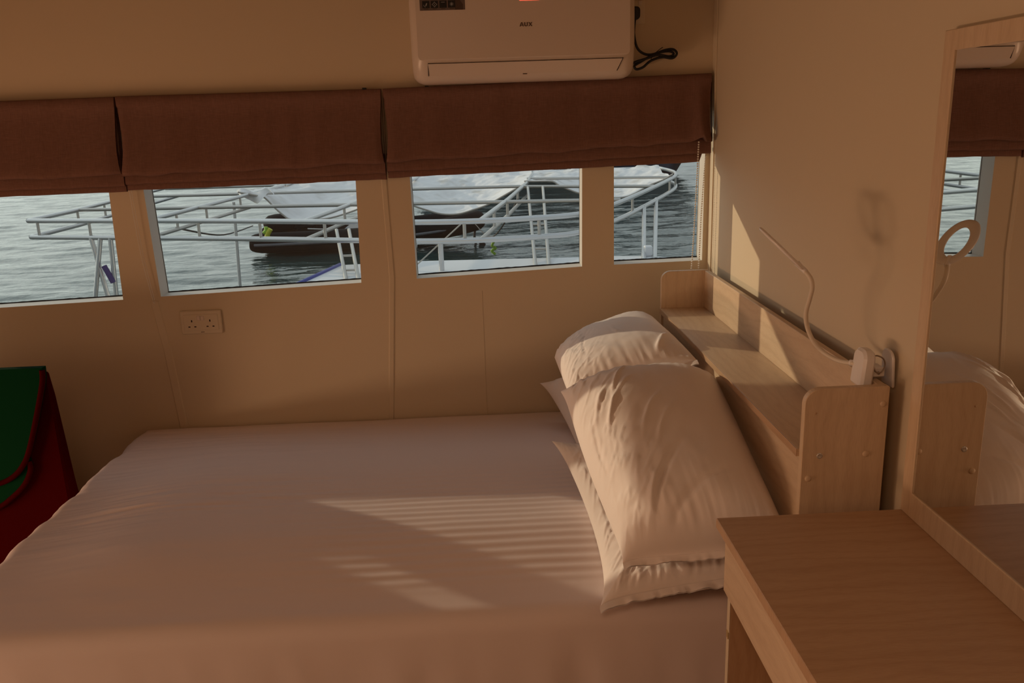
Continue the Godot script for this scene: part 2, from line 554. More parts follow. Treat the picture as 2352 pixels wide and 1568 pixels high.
func room() -> void:
	var st := begin()
	var rv := begin()
	for z: float in [ZW, ZW - WALL_D]:
		var prev_b := Vector2(-3.3, OPEN[0][0].y)
		var prev_t := Vector2(-3.3, OPEN[0][3].y)
		for k in OPEN.size() + 1:
			var nb: Vector2; var nt: Vector2
			if k < OPEN.size():
				nb = OPEN[k][0]; nt = OPEN[k][3]
			else:
				nb = Vector2(XR + 0.06, OPEN[-1][1].y); nt = Vector2(XR + 0.06, OPEN[-1][2].y)
			face4(st, prev_b.x, FLOOR, nb.x, FLOOR, nb.x, nb.y, prev_b.x, prev_b.y, z)
			face4(st, prev_b.x, prev_b.y, nb.x, nb.y, nt.x, nt.y, prev_t.x, prev_t.y, z)
			face4(st, prev_t.x, prev_t.y, nt.x, nt.y, nt.x, CEIL, prev_t.x, CEIL, z)
			if k < OPEN.size():
				var o: Array = OPEN[k]
				face4(st, o[0].x, FLOOR, o[1].x, FLOOR, o[1].x, o[1].y, o[0].x, o[0].y, z)
				face4(st, o[3].x, o[3].y, o[2].x, o[2].y, o[2].x, CEIL, o[3].x, CEIL, z)
				prev_b = o[1]; prev_t = o[2]
	struct("wall_back", done(st), M.wall, "cream window wall behind the bed, with four openings in a row")
	var n := 0
	for o: Array in OPEN:
		n += 1
		var w := Node3D.new()
		w.name = "window_%d" % n
		w.set_meta("kind", "structure")
		w.set_meta("category", "window")
		w.set_meta("label", ["unseen narrow window opening past the seat, sized to let a sun streak onto the bed", "window cut off by the picture edge, with the sunny water behind", "window above the double socket, with the dinghy's stern behind",
			"window under the air conditioner's blind, with the dinghy's bow behind", "narrow window next to the headboard wall, beside the bead chain"][n - 1])
		add_child(w)
		w.position = Vector3((o[0].x + o[1].x) * 0.5, o[0].y, ZW)
		rv = begin()
		for k in 4:
			var a: Vector2 = o[k]; var b: Vector2 = o[(k + 1) % 4]
			var z0 := ZW; var z1 := ZW - WALL_D
			quad(rv, Vector3(a.x, a.y, z0), Vector3(b.x, b.y, z0), Vector3(b.x, b.y, z1), Vector3(a.x, a.y, z1))
		obj("reveal", done(rv), M.reveal, w)
		var g := begin()
		var zg := ZW - WALL_D + 0.006
		prism(g, PackedVector2Array(o), Vector3(0, 0, zg), Vector3.RIGHT, Vector3.UP, 0.005)
		obj("pane", done(g), M.glass, w)
		var gk := begin()   # rubber bead in the corner of pane and sill, uneven
		var pts := PackedVector3Array(); var rr := []
		for i in 41:
			var q: Vector2 = o[0].lerp(o[1], i / 40.0)
			pts.append(Vector3(q.x, q.y + 0.001, zg + 0.003))
			rr.append(0.0028 + 0.0016 * absf(sin(i * 1.7 + n * 2.0)) * absf(sin(i * 0.37)))
		tube(gk, pts, rr, 6)
		obj("gasket", done(gk), M.gasket, w)
		var gs := begin()
		for k: int in [1, 3]:
			var a: Vector2 = o[k]; var b: Vector2 = o[(k + 1) % 4]
			tube(gs, PackedVector3Array([Vector3(a.x, a.y, zg + 0.002), Vector3(b.x, b.y, zg + 0.002)]), 0.0012, 6)
		obj("side_gasket", done(gs), M.gasket, w)
	struct("wall_right", box_mesh(Vector3(XR, FLOOR, ZW), Vector3(XR + 0.06, CEIL, 1.62), 0.0), M.wall, "cream wall behind the headboard and the mirror")
	struct("wall_left", box_mesh(Vector3(-3.26, FLOOR, ZW), Vector3(-3.2, CEIL, 1.62), 0.0), M.wall, "cream end wall past the bed's foot, carrying the unseen wall lamps")
	struct("wall_front", box_mesh(Vector3(-3.26, FLOOR, 1.62), Vector3(XR + 0.06, CEIL, 1.68), 0.0), M.wall, "cream wall facing the windows, behind the viewer")
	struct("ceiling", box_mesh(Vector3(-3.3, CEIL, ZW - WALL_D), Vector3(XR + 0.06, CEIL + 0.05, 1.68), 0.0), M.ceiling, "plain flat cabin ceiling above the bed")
	struct("floor", box_mesh(Vector3(-3.3, FLOOR - 0.05, ZW - WALL_D), Vector3(XR + 0.06, FLOOR, 1.68), 0.0), M.floor, "brown cabin floor under the bed and the table")
	# cover strips over the panel joints
	struct("trim_1", strip([Vector3(-0.330, 0.05, 0), Vector3(-0.322, -0.54, 0), Vector3(-0.362, -1.10, 0)], 0.022, 0.004), M.trim, "flat joint strip between the windows, hanging below the blinds' dark gap")
	struct("trim_2", strip([Vector3(-1.172, -0.592, 0), Vector3(-1.150, -0.77, 0), Vector3(-1.128, -1.10, 0)], 0.030, 0.003), M.trim, "flat joint strip slanting down beside the double socket")
	struct("trim_3", strip([Vector3(-0.002, -0.60, 0), Vector3(-0.001, -1.10, 0)], 0.0015, 0.0012), M.trim, "hair-thin panel joint line under the middle of the wall")
	struct("trim_4", box_mesh(Vector3(XR - 0.004, FLOOR, ZW), Vector3(XR, CEIL, ZW + 0.045), 0.001), M.trim, "narrow corner strip where window wall and headboard wall meet")

func face4(st: SurfaceTool, x0: float, y0: float, x1: float, y1: float, x2: float, y2: float, x3: float, y3: float, z: float) -> void:
	var a := Vector3(x0, y0, z); var b := Vector3(x1, y1, z); var c := Vector3(x2, y2, z); var d := Vector3(x3, y3, z)
	if z < ZW - 0.01: quad(st, d, c, b, a)
	else: quad(st, a, b, c, d)

func strip(pts: Array, width: float, thick: float) -> ArrayMesh:
	var st := begin()
	for i in pts.size() - 1:
		var a: Vector3 = pts[i]; var b: Vector3 = pts[i + 1]
		var h := width * 0.5; var e := minf(thick, h * 0.6)
		var z := ZW
		var prof := [Vector2(-h, 0), Vector2(-h + e, thick), Vector2(h - e, thick), Vector2(h, 0)]
		for k in 3:
			var p: Vector2 = prof[k]; var q: Vector2 = prof[k + 1]
			quad(st, Vector3(b.x + p.x, b.y, z + p.y), Vector3(b.x + q.x, b.y, z + q.y), Vector3(a.x + q.x, a.y, z + q.y), Vector3(a.x + p.x, a.y, z + p.y))
	return done(st)

# ------------------------------------------------------------------ roman blinds
func blinds() -> void:
	blind(-2.60, -1.197, [0.100, 0.110], [-0.157, -0.145], [-0.186, -0.184], [-0.214, -0.201], 1,
		"brown folded fabric blind left of the wide middle blind, cut off by the picture edge")
	blind(-1.192, -0.313, [0.111, 0.109], [-0.150, -0.134], [-0.179, -0.170], [-0.198, -0.191], 2,
		"brown folded fabric blind hanging left of the air conditioner, over the window above the socket")
	blind(-0.307, 0.808, [0.109, 0.126], [-0.134, -0.100], [-0.166, -0.139], [-0.186, -0.168], 3,
		"brown folded fabric blind under the air conditioner, with a curled lower corner")

func blind(x0: float, x1: float, top: Array, main: Array, fold: Array, hem: Array, k: int, label: String) -> void:
	var t := thing("roman_blind", label, "blind", Vector3((x0 + x1) * 0.5, top[0], ZW + 0.02), "brown fabric blinds over the windows")
	var n := noise(40 + k, 1.0, 2)
	var at := func(e: Array, u: float) -> float: return lerpf(e[0], e[1], u)
	var curl := func(u: float) -> float: return 0.0 if k != 3 else exp(-pow((u - 0.965) / 0.020, 2.0))
	# each piece: a sheet whose section is a loop of (y, z)
	var sheet := func(section: Callable, name_: String) -> void:
		var st := begin()
		var nx := 90
		var count: int = section.call(0.5).size()
		grid(st, func(u: float, v: float) -> Vector3:
			var w := v
			var p: Vector2 = section.call(w)[roundi(u * count) % count]
			var slack := 0.0
			if name_ == "fabric":   # the side edges draw in between the stitched top and the fold
				var down := clampf((at.call(top, w) - p.x) / 0.245, 0.0, 1.0)
				slack = sin(PI * pow(down, 1.4)) * 0.009 * (exp(-w / 0.02) - exp((w - 1.0) / 0.02))
			return Vector3(lerpf(x0, x1, w) + slack + 0.002 * n.get_noise_2d(p.y * 6.0, w * 2.0), p.x, p.y), count, nx, true, Vector2.ONE, false)
		for w: float in [0.0, 1.0]:   # ends
			var sec: Array = section.call(w)
			var c := Vector2.ZERO
			for p: Vector2 in sec: c += p / sec.size()
			for i in count:
				var a: Vector2 = sec[i]; var b: Vector2 = sec[(i + 1) % count]
				var X := lerpf(x0, x1, w)
				var tri3 := [Vector3(X, c.x, c.y), Vector3(X, a.x, a.y), Vector3(X, b.x, b.y)]
				tri(st, tri3[0], tri3[1], tri3[2])
		obj(name_, done(st), M.blind, t)
	sheet.call(func(u: float) -> Array:
		var yt: float = at.call(top, u); var yb: float = at.call(main, u)
		var wob := 0.004 * n.get_noise_1d(u * 7.0)
		yb += 0.008 * n.get_noise_1d(u * 5.0 + 30.0) + 0.016 * curl.call(u) * (1.0 if u < 0.97 else 0.0)
		var bulge: float = 0.012 + 0.006 * n.get_noise_1d(u * 4.0 + 9.0) + 0.03 * curl.call(u)
		# edges hang slack and lean back near the ends
		var ed := smoothstep(0.0, 0.02, u) * smoothstep(1.0, 0.975, u)
		var h := yt - yb
		var f := []
		for s: Array in [[0.0, 0.030], [0.012, 0.034], [0.125, 0.036], [0.14, 0.033], [0.3, 0.036], [0.5, 0.041], [0.7, 0.050], [0.85, 0.058], [0.94, 0.062], [0.985, 0.060], [1.0, 0.052]]:
			f.append(Vector2(yt - h * s[0], ZW + s[1] + (bulge * s[0] + wob) * (0.35 + 0.65 * ed)))
		for s: Array in [[0.985, 0.045], [0.94, 0.046], [0.7, 0.036], [0.3, 0.026], [0.0, 0.022]]:
			f.append(Vector2(yt - h * s[0], ZW + s[1]))
		return f, "fabric")
	sheet.call(func(u: float) -> Array:
		var ym: float = at.call(main, u); var y: float = at.call(fold, u)
		y += 0.003 * n.get_noise_1d(u * 9.0 + 60.0)
		var b := 0.004 * n.get_noise_1d(u * 6.0 + 80.0)
		return [Vector2(ym + 0.03, ZW + 0.040), Vector2(ym, ZW + 0.046 + b), Vector2(y + 0.012, ZW + 0.049 + b), Vector2(y + 0.003, ZW + 0.048 + b), Vector2(y, ZW + 0.042), Vector2(y + 0.004, ZW + 0.036), Vector2(ym + 0.03, ZW + 0.030)], "fold")
	sheet.call(func(u: float) -> Array:
		var y: float = at.call(hem, u)
		y += 0.002 * n.get_noise_1d(u * 8.0 + 130.0)
		var w := clampf((0.975 - u) * 200.0, 0.0, 1.0) if k == 3 else 1.0   # the hem stops short of the wall
		var ft: float = at.call(fold, u) + 0.02
		y = lerpf(ft - 0.012, y, w)
		return [Vector2(ft, ZW + 0.034), Vector2(y + 0.004, ZW + 0.038), Vector2(y, ZW + 0.035), Vector2(y, ZW + 0.030), Vector2(y + 0.004, ZW + 0.027), Vector2(ft, ZW + 0.026)], "hem")

# ------------------------------------------------------------------ bed
const BX0 := -1.278
const BX1 := 0.600
const BZ0 := -2.988
const BZ1 := -1.640
const BTOP := -1.060

func bed_height(x: float, z: float, n: FastNoiseLite) -> float:
	var w := clampf((z - BZ0) / (BZ1 - BZ0), 0.0, 1.0)
	var y := BTOP + 0.064 * smoothstep(0.0, 0.50, w) * smoothstep(1.0, 0.74, w) * lerpf(0.15, 1.0, smoothstep(-1.28, -0.80, x))
	y += 0.004 * n.get_noise_2d(x * 1.3, z * 2.0)
	# satin stripes along the bed, tight near the pillows
	var st := smoothstep(-0.75, -0.2, x) * smoothstep(-2.36, -2.26, z) * smoothstep(-1.72, -1.80, z)
	y += 0.0010 * st * sin(z * TAU / 0.030 + 0.6 * n.get_noise_2d(x * 2.0, 9.0))
	# loose creases towards the foot
	var cr := smoothstep(-0.3, -0.6, x) * smoothstep(-1.25, -1.05, x) * exp(-pow((z + 2.22) / 0.13, 2.0))
	var ridge := n.get_noise_2d(x * 2.2 + 20.0, (z - x * 0.05) * 26.0)
	y += 0.006 * cr * ridge
	y += 0.0025 * n.get_noise_2d(x * 2.0 + 50.0, z * 11.0) * smoothstep(0.2, -0.9, x)
	return y

func bed() -> void:
	var t := thing("bed", "low double bed base and mattress under the white sheet", "bed", Vector3(-0.34, FLOOR, -2.3))
	obj("base", box_mesh(Vector3(BX0 + 0.03, FLOOR + 0.02, BZ0 + 0.02), Vector3(BX1 - 0.005, -1.34, BZ1 - 0.02), 0.004), M.wood_shaded, t)
	obj("mattress", box_mesh(Vector3(BX0 + 0.02, -1.34, BZ0 + 0.02), Vector3(BX1 - 0.01, BTOP - 0.02, BZ1 - 0.02), 0.03), M.sheet, t)
	var n := noise(61, 1.0, 3)
	var st := begin()
	var R := 0.045
	# the top with rounded rims that go on as hanging sides
	var us := edge_steps(BX0, BX1, R, 64, 0.30)
	var vs := edge_steps(BZ0, BZ1, R, 400, 0.36)
	var f := func(u: float, v: float) -> Vector3:
		var a: Array = us[roundi(u * (us.size() - 1))]
		var b: Array = vs[roundi(v * (vs.size() - 1))]
		var x: float = a[0]; var z: float = b[0]
		var y := bed_height(x, z, n)
		var drop := maxf(a[1], b[1])
		if a[1] > R and b[1] > R: drop = maxf(a[1], b[1])
		y -= drop
		# wrinkles on the hanging side and a wavy rim
		if b[1] > 0.0 and z > -2.0:
			var k := smoothstep(0.02, 0.25, b[1])
			z += k * (0.010 * n.get_noise_2d(x * 9.0, b[1] * 3.0) + 0.006 * absf(n.get_noise_2d(x * 16.0 + 9.0, b[1] * 2.0)))
		if a[1] > 0.0 and x < 0.0:
			x += 0.012 * n.get_noise_2d(z * 5.0, 3.0)
		return Vector3(x, y, z)
	grid(st, f, us.size() - 1, vs.size() - 1, false, Vector2(1.9, 1.35), true)
	var o := obj("bed_sheet", done(st), M.sheet)
	tag(o, "white fitted sheet with fine satin stripes stretched over the whole bed", "bed sheet")

func edge_steps(lo: float, hi: float, r: float, n: int, hang: float) -> Array:
	var out := []
	for k in 7: out.append([lo, hang - (hang - r) * k / 6.0])
	for k in range(1, 8):
		var a := PI * 0.5 * k / 8.0
		out.append([lo + r - r * cos(a), r - r * sin(a)])
	for k in n + 1: out.append([lerpf(lo + r, hi - r, float(k) / n), 0.0])
	for k in range(1, 8):
		var a := PI * 0.5 * k / 8.0
		out.append([hi - r + r * sin(a), r - r * cos(a)])
	for k in 7: out.append([hi, r + (hang - r) * k / 6.0])
	return out

# ------------------------------------------------------------------ pillows
func pillow(label: String, c: Array, mids: Array, up: float, down: float, ground: float, seed_: int, crease: Array, ears := 1.0, boxy := 3.6) -> void:
	# c: seam corners near-left, near-right, far-right, far-left; mids: shifts of the middle of the near, right, far, left seam
	var n := noise(seed_, 1.0, 3)
	var ridged := noise(seed_ + 1, 1.0, 2)
	var base := Vector3.ZERO
	for p: Vector3 in c: base += p * 0.25
	var t := thing("pillow", label, "pillow", base, "white pillows against the headboard")
	var nrm: Vector3 = ((c[1] - c[0]) + (c[2] - c[3])).cross((c[3] - c[0]) + (c[2] - c[1])).normalized()
	if nrm.y < 0: nrm = -nrm
	var seam := func(u: float, v: float) -> Vector3:
		var p: Vector3 = c[0].lerp(c[1], u).lerp(c[3].lerp(c[2], u), v)
		var bu := 4.0 * u * (1.0 - u); var bv := 4.0 * v * (1.0 - v)
		p += bu * ((1.0 - v) * mids[0] + v * mids[2]) + bv * (u * mids[1] + (1.0 - u) * mids[3])
		# the corners stick out as little ears
		var su := 2.0 * u - 1.0; var sv := 2.0 * v - 1.0
		var ear := pow(maxf(0.0, -su), 10.0) * pow(absf(sv), 10.0) * ears
		p += ((c[1] - c[0]).normalized() * signf(su) * 0.014 + (c[3] - c[0]).normalized() * signf(sv) * 0.012) * ear
		return p
	var full := func(u: float, v: float) -> float:
		var s := absf(2.0 * u - 1.0); var w := absf(2.0 * v - 1.0)
		return pow(maxf(0.0, 1.0 - pow(s, 3.0)), 0.55) * pow(maxf(0.0, 1.0 - pow(w, boxy if v < 0.5 else 3.6)), 0.5)
	var wrinkle := func(u: float, v: float) -> float:
		var e := minf(minf(u, 1.0 - u), minf(v, 1.0 - v))
		var y := 0.005 * n.get_noise_2d(u * 2.0, v * 2.4)
		# short puckers standing square to the seams
		var near_lr := exp(-minf(u, 1.0 - u) / 0.10); var near_nf := exp(-minf(v, 1.0 - v) / 0.10)
		y += 0.004 * near_lr * n.get_noise_2d(u * 2.0, v * 17.0 + 5.0) + 0.006 * near_nf * n.get_noise_2d(u * 17.0 + 30.0, v * 2.0)
		# long drawn creases
		for k: Array in crease:   # [u, v, angle, length, width, height]
			var d := Vector2(u - k[0], (v - k[1]) * 1.35)
			var q := d.rotated(-k[2])
			q.y += 0.10 * q.x * q.x / maxf(k[3], 0.01)
			y += k[5] * exp(-pow(q.x / k[3], 2.0)) * exp(-pow(q.y / k[4], 2.0))
		var rd := 1.0 - absf(ridged.get_noise_2d(u * 3.0 + v * 2.0, (v - u) * 8.0))
		y += 0.004 * pow(rd, 6.0) * exp(-pow((u - 0.12) / 0.22, 2.0))
		return y * smoothstep(0.0, 0.05, e)
	var N := 96
	var bed_n := noise(61, 1.0, 3)
	var surf := func(sgn: float) -> ArrayMesh:
		var st := begin()
		grid(st, func(a: float, b: float) -> Vector3:
			# denser rows towards the seams
			var u := 0.5 - 0.5 * cos(a * PI); var v := 0.5 - 0.5 * cos(b * PI)
			u = lerpf(u, a, 0.35); v = lerpf(v, b, 0.35)
			var p: Vector3 = seam.call(u, v)
			var h: float = full.call(u, v)
			if sgn > 0: p += nrm * (up * h + wrinkle.call(u, v))
			else: p -= nrm * (down * h)
			p.y = maxf(p.y, bed_height(p.x, p.z, bed_n) + 0.004 if p.z < BZ1 - 0.03 else ground)
			return p, N, N, false, Vector2.ONE, sgn < 0)
		return done(st)
	obj("top_side", surf.call(1.0), M.pillow, t)
	obj("underside", surf.call(-1.0), M.pillow, t)
	# flat hem of the pillowcase along the near seam
	var hst := begin()
	var out := (Vector3(0, -0.25, 1.0)).normalized()
	for sg: float in [0.0, 1.0]:
		grid(hst, func(a: float, b: float) -> Vector3:
			var p: Vector3 = seam.call(a, 0.0)
			p += out * (b * 0.018) + nrm * ((0.004 if sg > 0 else -0.002) * (1.0 - b * 0.5) + 0.007 * b * n.get_noise_2d(a * 9.0, 4.0))
			p.y = maxf(p.y, ground)
			return p, 60, 3, false, Vector2.ONE, sg < 0.5)
	obj("hem", done(hst), M.pillow, t)

func pillows() -> void:
	var g := BTOP + 0.006
	pillow("white pillow lying flat in the far corner under another pillow", [Vector3(0.285, -1.015, -2.30), Vector3(0.60, -1.0, -2.26), Vector3(0.60, -0.93, -2.86), Vector3(0.205, -0.915, -2.84)],
		[Vector3.ZERO, Vector3.ZERO, Vector3.ZERO, Vector3(0.015, 0, 0)], 0.09, 0.07, g, 101, [])
	pillow("white pillow leaning on the headboard beside the window wall", [Vector3(0.238, -0.780, -2.30), Vector3(0.595, -0.675, -2.25), Vector3(0.585, -0.690, -2.86), Vector3(0.240, -0.805, -2.80)],
		[Vector3.ZERO, Vector3.ZERO, Vector3(0, 0.01, 0.01), Vector3.ZERO], 0.085, 0.11, g, 111,
		[[0.25, 0.42, 1.45, 0.25, 0.008, -0.003], [0.55, 0.45, 1.75, 0.12, 0.01, 0.004], [0.86, 0.2, 0.9, 0.09, 0.02, 0.008], [0.80, 0.12, 0.9, 0.08, 0.02, 0.007], [0.93, 0.28, 0.8, 0.08, 0.02, 0.007]], 0.0)
	pillow("white pillow lying flat at the bed's near edge, with a loose corner", [Vector3(0.240, -1.032, -1.632), Vector3(0.60, -0.965, -1.60), Vector3(0.60, -0.95, -2.12), Vector3(0.188, -0.868, -2.17)],
		[Vector3(0, 0.0, -0.01), Vector3.ZERO, Vector3.ZERO, Vector3(0.035, -0.035, 0)], 0.062, 0.07, g, 121,
		[[0.10, 0.6, 1.45, 0.3, 0.012, -0.006], [0.12, 0.10, 0.9, 0.10, 0.025, 0.008]])
	pillow("large white creased pillow on top at the near side, leaning against the headboard", [Vector3(0.292, -0.945, -1.655), Vector3(0.620, -0.875, -1.570), Vector3(0.628, -0.705, -2.19), Vector3(0.216, -0.738, -2.21)],
		[Vector3(0, -0.005, 0), Vector3.ZERO, Vector3(0, 0.015, 0), Vector3(-0.012, 0.0, 0)], 0.128, 0.028, g, 131,
		[[0.32, 0.80, 1.15, 0.20, 0.010, 0.007], [0.24, 0.62, 1.1, 0.20, 0.012, 0.008], [0.16, 0.66, 1.1, 0.16, 0.014, 0.008], [0.44, 0.55, 1.0, 0.14, 0.010, 0.005], [0.50, 0.48, 1.0, 0.12, 0.010, 0.005],
		[0.36, 0.20, 0.95, 0.20, 0.020, -0.010], [0.30, 0.16, 1.0, 0.16, 0.016, 0.008], [0.50, 0.12, 0.55, 0.22, 0.020, -0.007], [0.08, 0.45, 1.5, 0.2, 0.012, -0.006]], 0.8, 8.0)

# ------------------------------------------------------------------ headboard
func headboard() -> void:
	var t := thing("headboard_shelf", "pale oak headboard with an open shelf, between the pillows and the wall", "headboard", Vector3(0.71, FLOOR, -2.2))
	var xf := 0.622; var xb := 0.790; var zn := -1.540; var zf := -2.875
	var top := -0.530; var sh := -0.660; var th := 0.016
	obj("back_panel", box_mesh(Vector3(xb - th, FLOOR, zf + th), Vector3(xb, top - 0.002, zn - th), 0.001, 2), M.wood, t)
	obj("shelf", box_mesh(Vector3(xf - 0.004, sh - th, zf + th), Vector3(xb - th, sh, zn - th), 0.0012, 2), M.wood, t)
	obj("front_panel", box_mesh(Vector3(xf + 0.008, FLOOR, zf + th), Vector3(xf + 0.024, sh - th - 0.004, zn - th), 0.001, 2), M.wood, t)
	obj("shelf_lipping", box_mesh(Vector3(xf - 0.0055, sh - th, zf + th), Vector3(xf - 0.004, sh, zn - th), 0.0004, 2), M.wood_shaded, t)
	for z: float in [zn, zf + th]:
		var st := begin()
		prism(st, round_rect(xf, FLOOR, xb, top, [0, 0, 0.004, 0.032], 8), Vector3(0, 0, z), Vector3.RIGHT, Vector3.UP, th, 0.0014, 1)
		var e := obj("end_panel", done(st), M.wood, t)
		if z == zn:
			for k: Array in [[0.637, -0.718, 0.0065], [0.751, -0.670, 0.0065], [0.778, -0.566, 0.006]]:
				var c := begin()
				lathe(c, PackedVector2Array([Vector2(k[2], 0), Vector2(k[2], 0.0015), Vector2(k[2] * 0.8, 0.003), Vector2(k[2] * 0.4, 0.0038), Vector2(0.0001, 0.004)]), Vector3(k[0], k[1], z), Vector3(0, 0, 1))
				obj("screw_cap", done(c), M.wood, e)
			var s := begin()
			lathe(s, PackedVector2Array([Vector2(0.006, 0), Vector2(0.006, 0.001), Vector2(0.004, 0.0015), Vector2(0.002, 0.0006), Vector2(0.0001, 0.0004)]), Vector3(0.658, -0.670, z), Vector3(0, 0, 1))
			obj("screw", done(s), M.steel, e)
			var s2 := begin()
			lathe(s2, PackedVector2Array([Vector2(0.0025, 0), Vector2(0.0020, 0.0006), Vector2(0.0001, 0.0008)]), Vector3(0.645, -0.580, z), Vector3(0, 0, 1))
			obj("pin_head", done(s2), M.wood_shaded, e)

# ------------------------------------------------------------------ desk and mirror
func desk_and_mirror() -> void:
	var top := -0.766
	var zf := -1.484
	var t := thing("dressing_table", "oak dressing table with a deep front rail, under the mirror", "table", Vector3(0.63, FLOOR, -1.0))
	obj("tabletop", box_mesh(Vector3(0.437, top - 0.020, zf), Vector3(0.818, top, -0.25), 0.0015, 0), M.wood_shaded, t)
	obj("front_rail", box_mesh(Vector3(0.450, top - 0.145, zf + 0.022), Vector3(0.466, top - 0.020, -0.27), 0.001, 2), M.wood, t)
	obj("side_panel", box_mesh(Vector3(0.458, FLOOR, zf + 0.030), Vector3(0.812, top - 0.020, zf + 0.046), 0.001, 1), M.wood_shaded, t)
	obj("edge_band", box_mesh(Vector3(0.4565, FLOOR, zf + 0.030), Vector3(0.458, -0.912, zf + 0.046), 0.0003, 1), M.trim, t)
	obj("side_panel", box_mesh(Vector3(0.458, FLOOR, -0.29), Vector3(0.812, top - 0.020, -0.274), 0.001, 1), M.wood_shaded, t)
	obj("back_panel", box_mesh(Vector3(0.800, -1.25, zf + 0.046), Vector3(0.812, top - 0.020, -0.29), 0.001, 2), M.wood_shaded, t)
	obj("hinge", box_mesh(Vector3(0.4545, -1.006, zf + 0.034), Vector3(0.4565, -0.992, zf + 0.046), 0.0003), mat(lin(0.75, 0.6, 0.3), 0.3, 0.8), t)
	var m := thing("wall_mirror", "tall wall mirror in a flat pale oak frame standing on the dressing table", "mirror", Vector3(0.81, top, -1.0))
	var x0 := 0.802; var x1 := 0.8215
	var y0 := top; var y1 := 0.120; var z0 := -1.484; var z1 := -0.55; var fw := 0.050
	obj("frame_stile", box_mesh(Vector3(x0, y0, z0), Vector3(x1, y1, z0 + fw - 0.016), 0.0012, 1), M.wood, m)
	obj("frame_stile", box_mesh(Vector3(x0, y0, z1 - fw), Vector3(x1, y1, z1), 0.0012, 1), M.wood, m)
	obj("frame_rail", box_mesh(Vector3(x0, y0, z0 + fw - 0.016), Vector3(x1, y0 + fw, z1 - fw), 0.0012, 1), M.wood, m)
	obj("frame_rail", box_mesh(Vector3(x0, y1 - 0.034, z0 + fw - 0.016), Vector3(x1, y1, z1 - fw), 0.0012, 1), M.wood, m)
	obj("mirror_glass", box_mesh(Vector3(x0 + 0.003, y0 + fw, z0 + fw - 0.016), Vector3(x0 + 0.008, y1 - 0.034, z1 - fw), 0.0), M.mirror, m)

